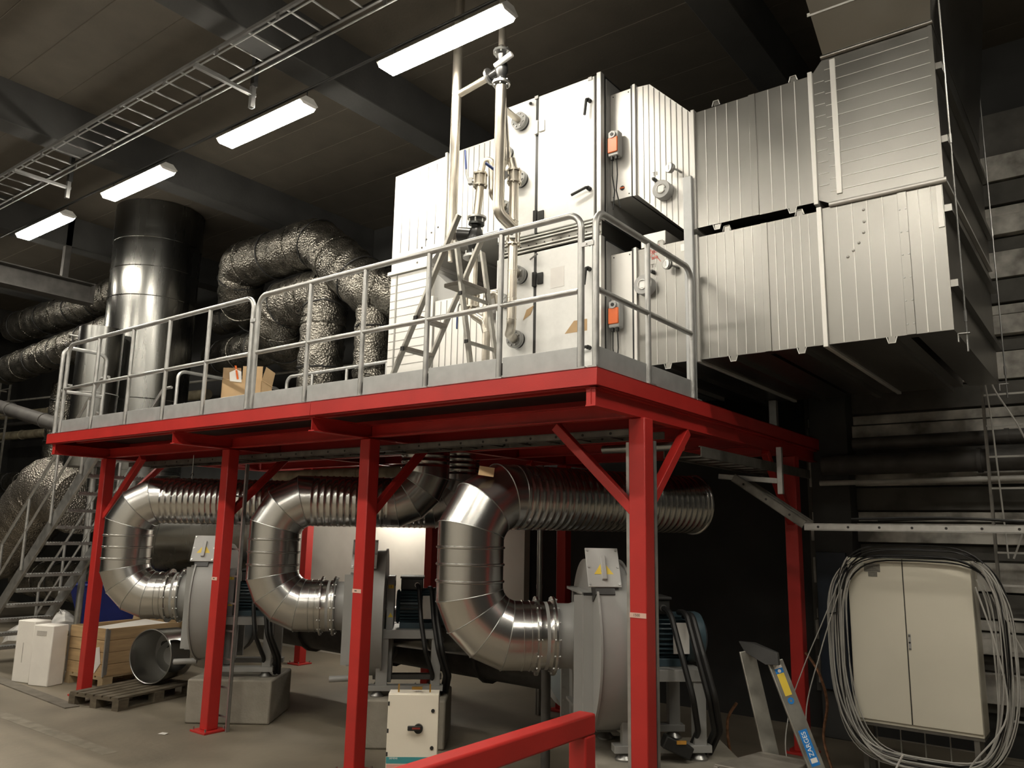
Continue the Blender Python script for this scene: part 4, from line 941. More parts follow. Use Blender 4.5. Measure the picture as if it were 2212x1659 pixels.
    def tb(x0, x1, y0, y1, z0, z1): return MB().add([T((x, y, z)) for z in (z0, z1) for y in (y0, y1) for x in (x0, x1)], [(0, 2, 3, 1), (4, 5, 7, 6), (0, 1, 5, 4), (2, 6, 7, 3), (0, 4, 6, 2), (1, 3, 7, 5)])
    s_ = mesh('switch_plate', tb(-.12, .12, -.006, .006, -.15, .15), LGREY, f, local=True, bevel=.002)
    mesh('switch_body', tb(-.07, .07, .006, .14, -.20, .06), FAND, f, local=True)
    mesh('switch_mount', MB().box(.89, 1.0, -.42, -.25, 1.05, 1.2), FANG, f, local=True)
    mesh('switch_lever', tb(-.018, .018, -.03, -.006, -.10, .08), LGREY, f, local=True, bevel=.004)
    q = MB().add([T((-.07, -.008, -.055)), T((.07, -.008, -.055)), T((0, -.008, .05))], [(0, 1, 2)]); mesh('warning_triangle', q, YEL, f, local=True)
    q = MB().add([T((-.02, -.0095, -.035)), T((.01, -.0095, -.035)), T((.0, -.0095, -.01)), T((.012, -.0095, -.008)), T((-.008, -.0095, .03)), T((-.004, -.0095, .0)), T((-.015, -.0095, .0))], [(0, 1, 2, 3, 4, 5, 6)]); mesh('bolt_symbol', q, BLACKR, f, local=True)
    for x in (-.105, .105):
        for z in (-.13, 0, .13): mesh('plate_screw', MB().cyl(T((x, -.006, z)), T((x, -.012, z)), .009, n=8), STEEL, f, local=True)
    return f
fan_labels = ['grey radial fan beside the crate and loose round duct piece', 'grey radial fan behind the cream switch box', 'grey radial fan behind the far red post with visible blue motor end']
fan0 = make_fan(fan_labels[0])
for i, (fx, fy) in enumerate(FANS):
    f = fan0 if i == 0 else copy_tree(fan0)
    f.location = (fx, fy, ZPL); f.rotation_euler = (0, 0, ANG); f.scale = (FS, FS, FS); f['label'] = fan_labels[i]
ax = Vector((math.cos(ANG), math.sin(ANG), 0)); ay = Vector((-ax.y, ax.x, 0))
for i, (fx, fy) in enumerate(FANS):
    r6 = math.radians(37); ux = Vector((math.cos(r6), math.sin(r6), 0)); uy = Vector((-ux.y, ux.x, 0))
    cc = Vector((fx + 1.09, fy + .88, 0)) + (ux * .08 if i == 2 else Vector((0, 0, 0)))
    pl = MB().obox(cc + Vector((0, 0, ZPL / 2)), ux, uy, (0, 0, 1), .45 if i < 2 else .55, .40 if i < 2 else .48, ZPL / 2)
    o = mesh('concrete_plinth', pl, PLINTH, loc=cc, bevel=.02)
    tag(o, ['concrete plinth beside the second red post and upright cable ladder', 'concrete plinth behind the cream switch box', 'concrete plinth behind the far red post'][i], 'plinth', 'concrete fan plinths')

# ================================================================ INTAKE DUCTS
UPZ = 2.338; DR = .25 * FS; ER = .36 * FS; AXZ = ZPL + AZ * FS
def spiral(parent, p0, p1, r, step=.062, m=SHINY):
    p0 = V(p0); p1 = V(p1); L = (p1 - p0).length; n = int(L / step); prof = []
    for i in range(n + 1):
        t = L * i / n; prof += [(max(t - .012, 0), r), (t - .005 if t > .005 else .001, r + .006), (min(t + .005, L - .0005), r + .006), (min(t + .012, L), r)]
    prof = sorted(set(prof)); mesh('spiral_tube', MB().lathe(p0, p1 - p0, prof, 36, caps=False), m, parent, smooth=50)
intake_labels = ['shiny intake duct looping down to the fan by the crate', 'shiny intake duct looping down to the middle fan', 'shiny intake duct looping down to the fan behind the far red post']
UP_DIR = [Vector((.73, .68, 0)), Vector((.73, .68, 0)), Vector((.37, .93, 0))]
RUN = [3.736, 1.523, 2.35]
for i, (fx, fy) in enumerate(FANS):
    e = empty('intake_duct', (fx, fy, .8), intake_labels[i], 'duct', 'fan intake ducts')
    zl = AXZ + ER; zu = UPZ - ER
    mitre(e, elbow_pts((fx, fy, zl), (0, 0, -1), ax, ER, 4), DR, SHINY)
    p = Vector((fx, fy, AXZ)) + ax * ER
    mesh('collar', MB().lathe(p, ax, [(0, DR), (.03, DR), (.033, DR + .006), (.04, DR + .006), (.043, DR), (.09, DR), (.093, DR + .006), (.10, DR + .006), (.103, DR), (.135, DR)], 40, caps=False), SHINY, e)
    cps = []
    L = zu - zl
    for k in range(3):
        z = zl + L * (.1 + .4 * k); cps += [(z - .012, DR), (z - .005, DR + .011), (z + .005, DR + .011), (z + .012, DR)]
    mesh('coupling', MB().lathe((fx, fy, 0), (0, 0, 1), [(zl, DR)] + cps + [(zu, DR)], 40, caps=False), SHINY, e)
    ud = UP_DIR[i].normalized()
    mitre(e, elbow_pts((fx, fy, zu), (0, 0, 1), ud, ER, 3), DR, SHINY)
    p = Vector((fx, fy, UPZ)) + ud * ER
    if i == 2:
        spiral(e, p, p + ud * (RUN[i] - ER), DR); mesh('end_ring', MB().tube([p + ud * (RUN[i] - ER) + (Vector((-ud.y, ud.x, 0)) * math.cos(a * math.pi / 16) + Vector((0, 0, 1)) * math.sin(a * math.pi / 16)) * (DR + .01) for a in range(32)], .012, 6, closed=True), SHINY, e)
        mesh('end_cap', MB().cyl(p + ud * (RUN[i] - ER - .01), p + ud * (RUN[i] - ER), DR, n=36), FAND, e)
        # paper label stuck on the elbow
        c = Vector((fx, fy, UPZ)) + ud * .10 + Vector((0, 0, .0)); 
        nrm = (Vector((.60, -.60, 0)).normalized() * .75 + Vector((0, 0, .66))).normalized(); tv_ = Vector((.75, .45, .0)); tv_ = (tv_ - nrm * tv_.dot(nrm)).normalized(); bv = nrm.cross(tv_)
        mesh('paper_label', MB().obox(c + nrm * (DR + .012), tv_, bv, nrm, .06, .05, .001), CARD, e)
    else:
        q = p + ud * (RUN[i] - 2 * ER); spiral(e, p, q, DR)
        mitre(e, elbow_pts(q, ud, (0, 0, 1), ER, 4), DR, SHINY)
        t = q + ud * ER + Vector((0, 0, ER)); spiral(e, t, (t.x, t.y, 3.09), DR)
    if i == 0:
        mesh('hanger_wire', MB().cyl((fx + .47, fy + .44, UPZ + DR), (fx + .47, fy + .44, 2.87), .005, n=6), STEEL, e); mesh('hanger_clip', MB().tube(arc((fx + .47, fy + .44, UPZ + DR + .03), (1, 0, 0), (0, 0, 1), .03, 0, 180, 8), .006, 6), DGREY, e)
# extra dark collecting pipes behind the fans near the floor
wall_pipe('fat dark collecting pipe low behind the fans', (-11.5, 7.2, .85), (-4.2, 7.2, .75), .30, DPIPE, group='collecting pipes behind the fans')
wall_pipe('shiny collecting pipe low behind the middle fan', (-7.4, 6.75, .98), (-4.6, 6.75, 1.0), .22, SHINY, group='collecting pipes behind the fans')
wall_pipe('thin upright pipe behind the far fan', (-5.6, 8.0, 0.0), (-5.6, 8.0, 2.85), .035, STEEL, group='upright pipes behind the fans')
wall_pipe('dark upright pipe stand behind the intake duct', (-3.95, 5.75, 0.0), (-3.95, 5.75, .95), .04, DPIPE, group='upright pipes behind the fans')
wall_pipe('cream lagged pipe under the platform deck', (-9.8, 7.3, 2.78), (-6.3, 7.3, 2.78), .075, CREAMP, group='pipes under the platform deck')

# ================================================================ CREAM SWITCH BOX AND ITS POST
sb = empty('switch_box', (-4.55, 4.78, 0), 'cream enamelled switch box with a black rotary handle and teal stripe', 'switch box')
bw = Vector((math.cos(math.radians(40)), math.sin(math.radians(40)), 0)); bn = Vector((bw.y, -bw.x, 0)); bc = Vector((-4.47, 4.73, 0))
def SB(u, v, z0, z1, du, dv): return MB().obox(bc + bw * u + bn * v + Vector((0, 0, (z0 + z1) / 2)), bw, bn, (0, 0, 1), du / 2, dv / 2, (z1 - z0) / 2)
mesh('cabinet', SB(0, -.08,   .18, .83, .385, .16), CREAM, sb, bevel=.004)
dr = mesh('door', SB(0, .008,   .185, .825, .38, .014), CREAM, sb, bevel=.003)
def SC(u, v0, v1, z, r): return MB().cyl(bc + bw * u + bn * v0 + Vector((0, 0, z)), bc + bw * u + bn * v1 + Vector((0, 0, z)), r, n=20)
mesh('rotary_handle', SC(.045, .015, .045, .585, .034), BLACKR, dr); mesh('handle_grip', SB(.015, .055, .575, .61, .10, .02), BLACKR, dr, bevel=.006); mesh('handle_mark', SB(.03, .066, .588, .60, .06, .002), mat('dark_red_mark', (.25, .03, .02), .5), dr)
for z in (.71, .445): mesh('lock', SC(.15, .015, .022, z, .014), BLACKR, dr)
for z in (.76, .565, .40): mesh('hinge', SB(-.185, .012, z - .015, z + .015, .012, .012), DGREY, sb)
mesh('teal_stripe', SB(0, .0165, .335, .38, .378, .002), TEAL, dr); mesh('pink_stripe', SB(-.06, .0165, .285, .328, .25, .002), PINK, dr)
text('stripe_lettering', 'SIEMENS', .017, WTXT, dr, bc + bw * -.135 + bn * .0182 + Vector((0, 0, .371)), (math.pi / 2, 0, math.radians(40)))
mesh('brass_fitting', SB(.02, -.06, .85, .87, .08, .03), mat('brass', (.5, .3, .08), .35, .8), sb); mesh('top_stud', SB(-.12, -.06, .83, .89, .012, .012), mat('brass', (.5, .3, .08)), sb); mesh('top_stud', SB(.12, -.06, .83, .89, .012, .012), mat('brass', (.5, .3, .08)), sb)
mesh('stand', SB(0, -.12, 0, .2, .06, .05), GALV, sb)
cbk = empty('cable_gland_block', (-2.75, 5.3, .55), 'black plug with orange clip lying under the far fan motor', 'plug')
pp = Vector((FANS[2][0], FANS[2][1], 0)) + ax * 1.50 - ay * .40 + Vector((0, 0, .56))
mesh('plug', MB().obox(pp, (ax - Vector((0, 0, .45))).normalized(), ay, (ax * .45 + Vector((0, 0, 1))).normalized(), .11, .05, .045), BLACKR, cbk, bevel=.01); mesh('clip', MB().obox(pp + Vector((0, 0, .04)) - ay * .052 + ax * .02, ax, ay, (0, 0, 1), .035, .006, .012), mat('orange_clip', (.6, .3, .05), .5), cbk)

# ================================================================ FOREGROUND RED GUARD
gd = empty('crash_barrier', (-2.72, 3.3, 0), 'red painted box steel barrier in the foreground', 'barrier')
mesh('top_rail', MB().box(-2.775, -2.655, 1.7, 4.40, .88, 1.0), RED, gd, bevel=.014)
mesh('post', MB().box(-2.775, -2.655, 4.28, 4.40, .0, .882), RED, gd, bevel=.012); mesh('post', MB().box(-2.775, -2.655, 1.7, 1.82, .0, .882), RED, gd, bevel=.012)
for y in (4.34, 1.76): mesh('base_plate', MB().box(-2.85, -2.58, y - .13, y + .13, 0, .012), RED, gd, bevel=.003)

# ================================================================ STAIRS
sr = empty('steel_stairs', (-12.3, 5.5, 0), 'galvanised steel stairs with grated treads and handrails at the platform end', 'stairs')
sx = lambda z: -10.52 - (3.10 - z) * 1.10
for y in (5.12, 5.92): mesh('stringer', MB().bar((sx(0.0), y, 0.06), (sx(3.04), y, 3.04), .04, .17, up=(0, 0, 1)), GALV, sr, bevel=.004)
for i in range(13):
    z = .22 + i * .225
    t = mesh('tread', MB().box(sx(z) - .12, sx(z) + .12, 5.14, 5.90, z - .04, z), GALV, sr, bevel=.003)
    nb = MB()
    for k in range(19): nb.box(sx(z) + .105, sx(z) + .118, 5.16 + k * .039, 5.18 + k * .039, z, z + .008)
    mesh('tread_teeth', nb, STEEL, t)
for y in (5.08, 5.96):
    mesh('handrail', MB().tube(round_path([(sx(.15) - .05, y, .2), (sx(.15) - .05, y, 1.1), (sx(2.95), y, 3.95), (sx(2.95) + .2, y, 3.95)], .08), .021, 10), GALV, sr)
    mesh('mid_rail', MB().cyl((sx(.15) - .05, y, .62), (sx(2.95), y, 3.5), .017, n=10), GALV, sr)
    for z in (.75, 1.4, 2.05, 2.7): mesh('baluster', MB().cyl((sx(z), y, z), (sx(z), y, z + .98), .02, n=10), GALV, sr)

# ================================================================ LEFT FLOOR CLUTTER
def crate_pal(name, label, loc, rz, L, Wd, m, n=5, group='wooden pallets'):
    e = empty(name, loc, label, 'pallet', group, rz)
    for k in range(n):
        y = -Wd / 2 + (k + .5) * Wd / n; mesh('deck_board', MB().box(-L / 2, L / 2, y - Wd / n * .40, y + Wd / n * .40, .122, .144), m, e, local=True)
    for x in (-L / 2 + .07, 0, L / 2 - .07):
        mesh('stringer_board', MB().box(x - .07, x + .07, -Wd / 2, Wd / 2, .10, .122), m, e, local=True)
        for y in (-Wd / 2 + .05, 0, Wd / 2 - .05): mesh('block', MB().box(x - .07, x + .07, y - .05, y + .05, .022, .10), m, e, local=True)
    for y in (-Wd / 2 + .05, 0, Wd / 2 - .05): mesh('bottom_board', MB().box(-L / 2, L / 2, y - .05, y + .05, 0, .022), m, e, local=True)
    return e
crate_pal('wooden_pallet', 'old dark empty pallet lying in front of the crate', (-9.70, 5.42, 0), math.radians(103), 1.15, .80, WOODD, 6)
CR = (-11.03, 6.0)
crate_pal('wooden_pallet', 'pallet under the wooden crate', (CR[0], CR[1], 0), math.radians(97), 1.2, .80, WOODL, 5)
cr = empty('wooden_crate', (CR[0], CR[1], .144), 'pale wooden collar crate with metal corner hinges', 'crate', rz=math.radians(97))
for k in range(4):
    z0 = k * .148; z1 = z0 + .142
    for y in (-.39, .37): mesh('board', MB().box(-.58, .58, y, y + .02, z0, z1), WOOD, cr, local=True, bevel=.002)
    for x in (-.60, .58): mesh('board', MB().box(x, x + .02, -.39, .39, z0, z1), WOOD, cr, local=True, bevel=.002)
for x in (-.60, .60):
    for y in (-.39, .39):
        mesh('corner_hinge', MB().box(x - .012, x + .012, y - .012, y + .012, .0, .59).box(x - .05 if x > 0 else x, x if x > 0 else x + .05, y - .006, y + .006, .02, .57), GALV, cr, local=True)
mesh('packing_sheet', MB().add([(-.5, -.3, .5), (.5, -.35, .55), (.45, .3, .58), (-.45, .3, .53), (0, 0, .60)], [(0, 1, 4), (1, 2, 4), (2, 3, 4), (3, 0, 4)]), STYRO, cr, local=True)
mesh('paper_note', MB().add([(-.607, -.05, .12), (-.607, -.22, .03), (-.607, -.33, .16), (-.607, -.28, .36), (-.607, -.12, .32)], [(0, 1, 2, 3, 4)]), PAPER, cr, local=True)
for i, (x, y, rz, lab) in enumerate(((-11.76, 5.08, 14, 'tall white styrofoam block, the outer one left of the crate'), (-11.36, 5.12, 18, 'white styrofoam block wedged against the crate'))):
    e = empty('styrofoam_block', (x, y, 0), lab, 'styrofoam', 'white styrofoam blocks', math.radians(rz))
    mesh('block', MB().box(-.165, .165, -.12, .12, 0, .78 - .03 * i), STYRO, e, local=True, bevel=.012); mesh('notch_shade', MB().box(-.10, .06, -.124, -.119, .62, .68) if i else MB().box(-.02, -.008, -.1225, -.119, .25, .5), mat('styro_shadow', (.5, .47, .43), .9), e, local=True)  # notch shade painted as a thin darker patch on the face
bb = empty('blue_bin', (-13.3, 7.15, 0), 'dark blue plastic skip bin behind the crate', 'bin', rz=math.radians(30))
mesh('tub', MB().add([(-.55, -.35, .35), (.55, -.35, .35), (.55, .35, .35), (-.55, .35, .35), (-.72, -.5, 1.08), (.72, -.5, 1.08), (.72, .5, 1.08), (-.72, .5, 1.08)], [(0, 3, 2, 1), (0, 1, 5, 4), (1, 2, 6, 5), (2, 3, 7, 6), (3, 0, 4, 7)]), BLUE, bb, local=True)
mesh('rim', MB().tube(round_path([(-.72, -.5, 1.08), (.72, -.5, 1.08), (.72, .5, 1.08), (-.72, .5, 1.08), (-.72, -.49, 1.08)], .05), .025, 8), BLUE, bb, local=True)
mesh('leg', MB().box(-.4, -.3, -.25, .25, 0, .36).box(.3, .4, -.25, .25, 0, .36), DGREY, bb, local=True)
rnd = random.Random(4)
bgm = MB().lathe((0, 0, .80), (0, 0, 1), [(0, .4), (.15, .52), (.3, .46), (.42, .25), (.46, .05)], 18); bgm.v = [(v[0] + rnd.uniform(-.05, .05), v[1] * .7 + rnd.uniform(-.05, .05), v[2] + rnd.uniform(-.04, .04)) for v in bgm.v]
mesh('waste', bgm, PLASTIC, bb, local=True)
bd = mesh('beige_board', MB().add([(-.40, 0, 0), (.38, 0, 0), (.38, .10, .56), (-.40, .16, .86), (-.40, .02, 0), (.38, .02, 0), (.38, .12, .56), (-.40, .18, .86)], [(0, 1, 2, 3), (7, 6, 5, 4), (0, 4, 5, 1), (1, 5, 6, 2), (2, 6, 7, 3), (3, 7, 4, 0)]), BOARD); bd.location = (-12.0, 6.66, 0); tag(bd, 'beige board leaning behind the crate', 'board')
crate_pal('wooden_pallet', 'new pallet lying behind the crate, topmost of the stack', (-14.1, 6.5, .145), math.radians(15), .9, .6, WOODL, 5)
crate_pal('wooden_pallet', 'new pallet lying behind the crate, lowest of the stack', (-14.1, 6.5, 0), math.radians(17), .9, .6, WOODL, 5)
for i, (x, y, lab) in enumerate(((-13.95, 6.4, 'white plastic sack on the pallet stack behind the crate'), (-15.2, 6.4, 'grey plastic sack beyond the stairs'))):
    m_ = MB().lathe((0, 0, 0), (0, 0, 1), [(0, .2), (.08, .3), (.2, .28), (.32, .12), (.36, .02)], 14); m_.v = [(v[0] + rnd.uniform(-.04, .04), v[1] + rnd.uniform(-.04, .04), max(0, v[2] + rnd.uniform(-.03, .03))) for v in m_.v]
    o = mesh('plastic_sack', m_, PLASTIC); o.location = (x, y, .29 if i == 0 else 0); tag(o, lab, 'sack')
# loose round duct piece on the pallet
ld = empty('round_duct_piece', (-9.8, 5.7, .15), 'short loose piece of shiny round duct lying open end forward', 'duct piece')
c = Vector((-9.66, 5.55, .478)); dv = Vector((.45, -.89, 0)).normalized(); dv = Vector((.30, -.95, .0)).normalized()
mesh('shell', MB().lathe(c - dv * .42, dv, [(0, .30), (.42, .32), (.42, .313), (.0, .293)], 44, caps=False), SHINY, ld)
mesh('rim', MB().tube([c + (Vector((-dv.y, dv.x, 0)) * math.cos(a * math.pi / 20) + Vector((0, 0, 1)) * math.sin(a * math.pi / 20)) * .317 for a in range(40)], .007, 6, closed=True), BEAD, ld)
sd = Vector((-dv.y, dv.x, 0))
mesh('inner_bend', MB().cyl(c - dv * .36 + sd * .06 + Vector((0, 0, -.02)), c - dv * .05 + sd * .30 + Vector((0, 0, .02)), .14, .19, n=30, caps=False), SHINY, ld)
mesh('inner_end', MB().cyl(c - dv * .415, c - dv * .40, .295, n=40), FANG, ld)
mesh('end_knob', MB().cyl(c - dv * .40 - sd * .12 + Vector((0, 0, .09)), c - dv * .34 - sd * .12 + Vector((0, 0, .09)), .045, n=16), BLACKR, ld)
pb = mesh('paper_scrap', MB().add([(0, 0, 0), (.10, .02, .004), (.08, .07, .008), (-.01, .06, .003)], [(0, 1, 2, 3)]), PAPER); pb.location = (-7.95, 4.72, .002); tag(pb, 'tiny white paper scrap on the floor by the second red post', 'paper')
df = empty('floor_kerb', (-11, 4.75, 0), 'low worn concrete edge strip on the floor by the styrofoam', 'kerb')
mesh('strip', MB().bar((-14.5, 5.0, .006), (-9.75, 4.72, .006), .16, .012), mat('worn_strip', (.17, .15, .12), .8, var=.2), df)

# ================================================================ GREY TWO DOOR CABINET AND CABLES ON THE RIGHT
CY = 7.6; kx0, kx1, kz0, kz1 = -2.01, -1.05, .555, 1.888
kb = empty('electrical_cabinet', ((kx0 + kx1) / 2, CY + .15, 0), 'pale grey two door electrical cabinet ringed by loose cables', 'cabinet')
mesh('casing', MB().box(kx0, kx1, CY + .02, CY + .32, kz0 - .03, kz1), CABW, kb, bevel=.005)
xm = kx0 + (kx1 - kx0) * .465
d1 = mesh('door', MB().box(kx0 + .002, xm - .004, CY, CY + .019, kz0, kz1), CABW, kb, bevel=.004); d2 = mesh('door', MB().box(xm + .004, kx1 - .002, CY, CY + .019, kz0, kz1), CABW, kb, bevel=.004)
mesh('door_gap', MB().box(xm - .005, xm + .005, CY + .006, CY + .022, kz0, kz1), BLACKR, kb)
mesh('name_plate', MB().box(kx0 + .14, kx0 + .27, CY - .004, CY, 1.775, 1.845), GPLATE, d1); mesh('name_plate', MB().box(kx0 + .172, kx0 + .245, CY - .004, CY, 1.735, 1.773), GPLATE, d1)
for j in range(4): mesh('plate_print', MB().box(kx0 + .155 + .01 * (j % 2), kx0 + .255 - .02 * (j % 3), CY - .0055, CY - .004, 1.785 + j * .015, 1.791 + j * .015), GTXT, d1)
lk = mesh('lock', MB().box(xm + .012, xm + .032, CY - .006, CY, 1.15, 1.28), LGREY, d2, bevel=.002); mesh('keyhole', MB().cyl((xm + .022, CY - .006, 1.21), (xm + .022, CY - .010, 1.21), .008, n=10), BLACKR, d2); mesh('lock_slot', MB().box(xm + .013, xm + .031, CY - .0075, CY - .006, 1.155, 1.163).box(xm + .014, xm + .030, CY - .0075, CY - .006, 1.255, 1.272), GTXT, d2)
mesh('plinth_strip', MB().box(kx0, kx1, CY + .03, CY + .3, kz0 - .055, kz0 - .031), DIRTY, kb)
for x in (kx0 + .06, kx1 - .06):
    for y in (CY + .06, CY + .27): mesh('leg', MB().box(x - .02, x + .02, y - .02, y + .02, 0, kz0 - .03), DIRTY, kb)
for k in range(5): mesh('grid_wire', MB().cyl((kx0 + .1 + k * .19, CY + .28, .05), (kx0 + .1 + k * .19, CY + .28, kz0 - .05), .006, n=6), CABGR, kb)
mesh('grid_wire', MB().cyl((kx0 + .05, CY + .285, .18), (kx1 - .05, CY + .285, .18), .006, n=6).cyl((kx0 + .05, CY + .285, .36), (kx1 - .05, CY + .285, .36), .006, n=6), CABGR, kb)
bl = mesh('control_board', MB().box(-2.72, -2.42, 9.09, 9.15, .5, 1.9), mat('dark_blue_panel', (.012, .022, .04), .5), loc=(-2.57, 9.12, .5)); tag(bl, 'dark blue board on the concrete pillar behind the far back post', 'board')
# coil of loose cables hung over the cabinet
co = empty('cable_coil', ((kx0 + kx1) / 2, CY - .08, 0), 'tangled coil of grey cables hung around the electrical cabinet', 'cables')
rnd = random.Random(12)
cxm, czm = (kx0 + kx1) / 2 + .05, 1.16
for k in range(26):
    rx = .60 + rnd.uniform(-.03, .08); rz_ = .80 + rnd.uniform(-.02, .06); dx = rnd.uniform(-.03, .06); dz = rnd.uniform(-.10, .0); ph = rnd.uniform(0, 6.28)
    yy = CY - .05 - rnd.random() * .09; pts = []; full = k % 4 == 0
    t0, t1 = (0, 2 * math.pi) if full else (math.radians(128 + rnd.uniform(-12, 25)), math.radians(412 + rnd.uniform(-25, 12)))
    m_ = 44
    for a in range(m_ + (0 if full else 1)):
        t = t0 + (t1 - t0) * a / m_
        cs, sn = math.cos(t), math.sin(t); sq = 1 + .02 * math.cos(3 * t + ph)
        x = cxm + dx + rx * math.copysign(abs(cs) ** .5, cs) * sq; z = czm + dz + rz_ * (abs(sn) ** .55 if sn > 0 else -abs(sn) ** .85)
        y = yy + .02 * math.sin(2 * t + ph)
        pts.append((x, y, max(z, .05)))
    mesh('cable_loop', MB().tube(pts, rnd.choice((.0045, .006, .0075)), 6, closed=full), CABGR if k % 4 else CABLK, co)
mesh('cable_tie', MB().bar((kx0 - .16, CY - .1, 1.40), (kx0 - .05, CY - .1, 1.43), .03, .01), BLACKR, co)
def loose(label, pts, r=.005, m=CABGR, nm='loose_cable'):
    pts = [V(p) for p in pts]; 
    # smooth through the points
    out = []
    for i in range(len(pts) - 1):
        p0 = pts[max(i - 1, 0)]; p1 = pts[i]; p2 = pts[i + 1]; p3 = pts[min(i + 2, len(pts) - 1)]
        for k in range(8):
            t = k / 8; out.append(.5 * ((2 * p1) + (p2 - p0) * t + (2 * p0 - 5 * p1 + 4 * p2 - p3) * t * t + (3 * p1 - p0 - 3 * p2 + p3) * t ** 3))
    out.append(pts[-1]); c = out[len(out) // 2]
    o = mesh(nm, MB().tube(out, r, 6), m, loc=tuple(c)); tag(o, label, 'cable', 'loose cables by the cabinet'); return o
loose('pale cable trailing from the cabinet coil across the far back post', [(-2.02, 7.45, 1.75), (-2.16, 7.4, 1.4), (-2.34, 7.3, .95), (-2.44, 7.2, .6), (-2.40, 7.0, .25), (-2.1, 6.9, .02)])
loose('pale cable looping down left of the coil towards the stepladder', [(-2.05, 7.45, 1.6), (-2.2, 7.35, 1.1), (-2.30, 7.2, .6), (-2.2, 7.1, .2), (-1.9, 7.0, .02)])
loose('short pale cable end sticking up beneath the cabinet', [(-1.66, 7.1, .18), (-1.60, 7.12, .32), (-1.55, 7.12, .42)], .008, PAPER)
loose('bright cable falling from the coil to the floor', [(-1.0, 7.4, 1.7), (-.88, 7.38, 1.2), (-.86, 7.36, .75), (-1.1, 7.2, .4), (-1.25, 7.1, .1)], .007)
loose('cable bundle sagging past the right wall', [(-.95, 7.45, 1.85), (-.80, 7.5, 1.4), (-.66, 7.6, 1.0), (-.6, 7.6, .5), (-.62, 7.5, .05)], .008)
loose('black cable lying on the level cable ladder', [(-1.9, 7.40, 2.22), (-1.2, 7.42, 2.235), (-.5, 7.42, 2.20), (.4, 7.4, 2.12), (1.2, 7.4, 2.0)], .012, CABLK)
loose('second black cable on the level cable ladder', [(-1.7, 7.46, 2.21), (-1.0, 7.47, 2.23), (-.4, 7.47, 2.18), (.5, 7.45, 2.07), (1.3, 7.4, 1.9)], .012, CABLK)
loose('thin pale cable crossing the upright ladder on the weathered wall', [(-.93, 8.8, 3.75), (-.9, 8.82, 3.5), (-.72, 8.8, 3.1), (-.62, 8.8, 2.7), (-.75, 8.8, 2.2), (-.86, 8.8, 1.9)], .009)
loose('thin pale cable hanging straight beside the upright ladder', [(-.98, 8.8, 3.7), (-.94, 8.8, 3.2), (-.92, 8.8, 2.6), (-.90, 8.8, 1.9)], .008)
loose('braided copper cable hanging behind the right stepladder', [(-2.5, 7.9, 1.0), (-2.36, 7.8, .85), (-2.30, 7.8, .6), (-2.33, 7.75, .3), (-2.2, 7.6, .02)], .013, COPPER)
loose('braided copper loop left of the right stepladder', [(-2.62, 6.5, .75), (-2.70, 6.5, .6), (-2.68, 6.5, .35), (-2.55, 6.45, .02)], .012, COPPER)

# ================================================================ STEPLADDER ON THE RIGHT
zl_ = empty('stepladder', (-1.85, 5.3, 0), 'aluminium stepladder with yellow and blue stickers beside the cabinet', 'stepladder')
def zst(p0, p1, w=.024, h=.10): return mesh('stile', MB().bar(p0, p1, w, h, up=(.8, .6, 0)), ALU, zl_, bevel=.004)
def on_line(a, b, t): return V(a).lerp(V(b), t)
R0, R1 = V(-1.385, 5.28, .03), V(-1.868, 5.28, 1.285)
L0, L1 = V(-1.82, 5.42, .03), V(-2.105, 5.42, 1.31)
rs = zst(R0, R1); zst(L0, L1)
mesh('top_cap', MB().add([(-2.16, 5.45, 1.365), (-2.05, 5.45, 1.365), (-1.83, 5.25, 1.345), (-1.82, 5.25, 1.27), (-1.91, 5.25, 1.265), (-2.12, 5.45, 1.30)] + [(-2.16, 5.42, 1.365), (-2.05, 5.40, 1.365), (-1.83, 5.22, 1.345), (-1.82, 5.22, 1.27), (-1.91, 5.22, 1.265), (-2.12, 5.42, 1.30)],
     [(0, 1, 2, 3, 4, 5), (11, 10, 9, 8, 7, 6)] + [(i, (i + 1) % 6, 6 + (i + 1) % 6, 6 + i) for i in range(6)]), DGREY, zl_, bevel=.004)
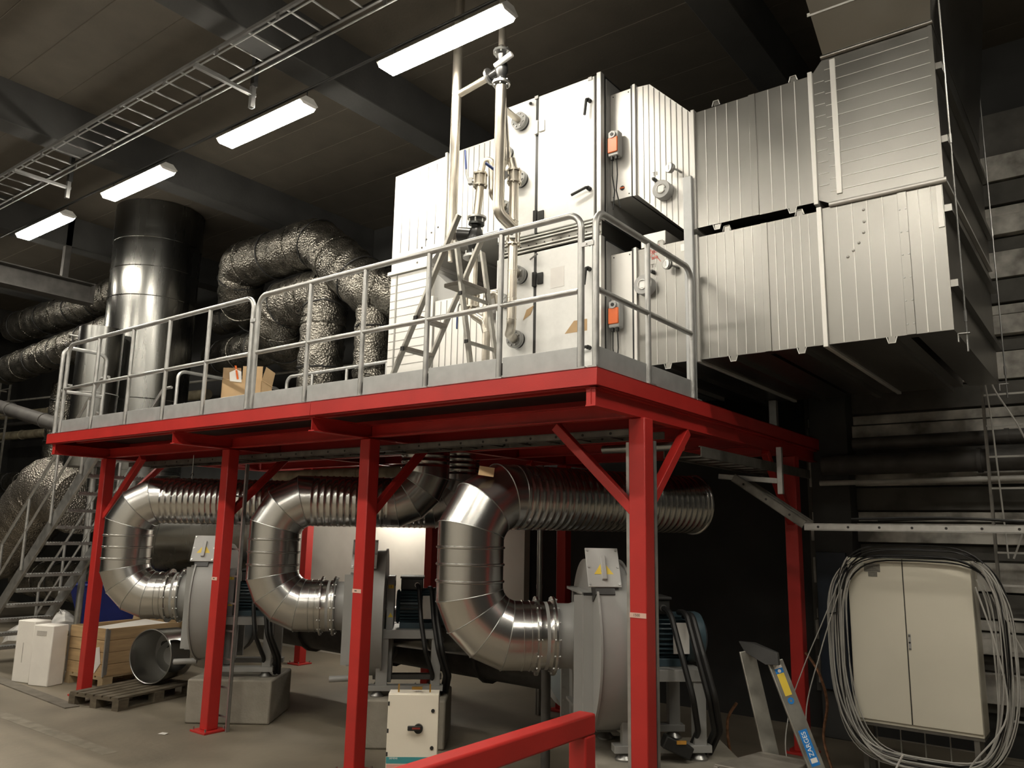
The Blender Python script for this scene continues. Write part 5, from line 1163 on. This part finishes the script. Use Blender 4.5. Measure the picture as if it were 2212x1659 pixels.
mesh('top_tread', MB().add([(-2.14, 4.92, .70), (-1.72, 4.92, .70), (-1.70, 5.38, .70), (-2.02, 5.40, .70), (-2.14, 4.92, .67), (-1.72, 4.92, .67), (-1.70, 5.38, .67), (-2.02, 5.40, .67)], [(0, 1, 2, 3), (7, 6, 5, 4), (0, 4, 5, 1), (1, 5, 6, 2), (2, 6, 7, 3), (3, 7, 4, 0)]), ALUD, zl_, bevel=.006)
mesh('front_leg', MB().bar((-2.22, 4.86, .0), (-2.12, 4.93, .69), .03, .06), ALUD, zl_, bevel=.004); mesh('front_leg', MB().bar((-1.66, 4.82, .0), (-1.73, 4.93, .69), .03, .06), ALUD, zl_, bevel=.004)
for t in (.18, .40): mesh('rear_bar', MB().cyl(on_line(R0, R1, t), on_line(L0, L1, t), .012, n=8), ALU, zl_)
dR = (R1 - R0).normalized()
nS = Vector((.8, .6, 0)).cross(dR).normalized(); wS = dR.cross(nS).normalized()      # outward normal of the broad face, width direction
def sticker(t0, t1, w, m, nm='sticker', off=0.0, lift=.0128):
    c = on_line(R0, R1, (t0 + t1) / 2) + nS * lift + wS * off; L = (R1 - R0).length * (t1 - t0)
    return mesh(nm, MB().obox(c, dR, wS, nS, L / 2, w / 2, .0006), m, rs)
sticker(.965, .985, .05, PAPER); sticker(.942, .965, .052, BLUES); sticker(.842, .942, .045, YEL)
c = on_line(R0, R1, .818) + nS * .0128
mesh('round_sticker', MB().cyl(c, c + nS * .0012, .020, n=20), BLUES, rs); mesh('round_hole', MB().cyl(c + nS * .0012, c + nS * .0018, .008, n=14), GPLATE, rs)
c = on_line(R0, R1, .953) + nS * .0135
mesh('round_mark', MB().cyl(c, c + nS * .0008, .011, n=14), PAPER, rs)
sticker(.535, .69, .055, BLUES, 'brand_strip'); sticker(.548, .568, .040, PAPER, 'brand_square', lift=.0136)
tm = Matrix((dR, wS * -1, nS)).transposed()
if tm.determinant() < 0: tm = Matrix((dR, wS, nS)).transposed()
tx = text('brand_lettering', 'ZARGES', .040, WTXT, rs, (0, 0, 0), (0, 0, 0))
tx.location = on_line(R0, R1, .628) + nS * .0140 - worldloc(rs); tx.rotation_euler = tm.to_euler()
for p, m_ in ((R0, 1), (L0, 1)): mesh('rubber_foot', MB().box(p.x - .03, p.x + .03, p.y - .03, p.y + .03, 0, .05), BLACKR, zl_)
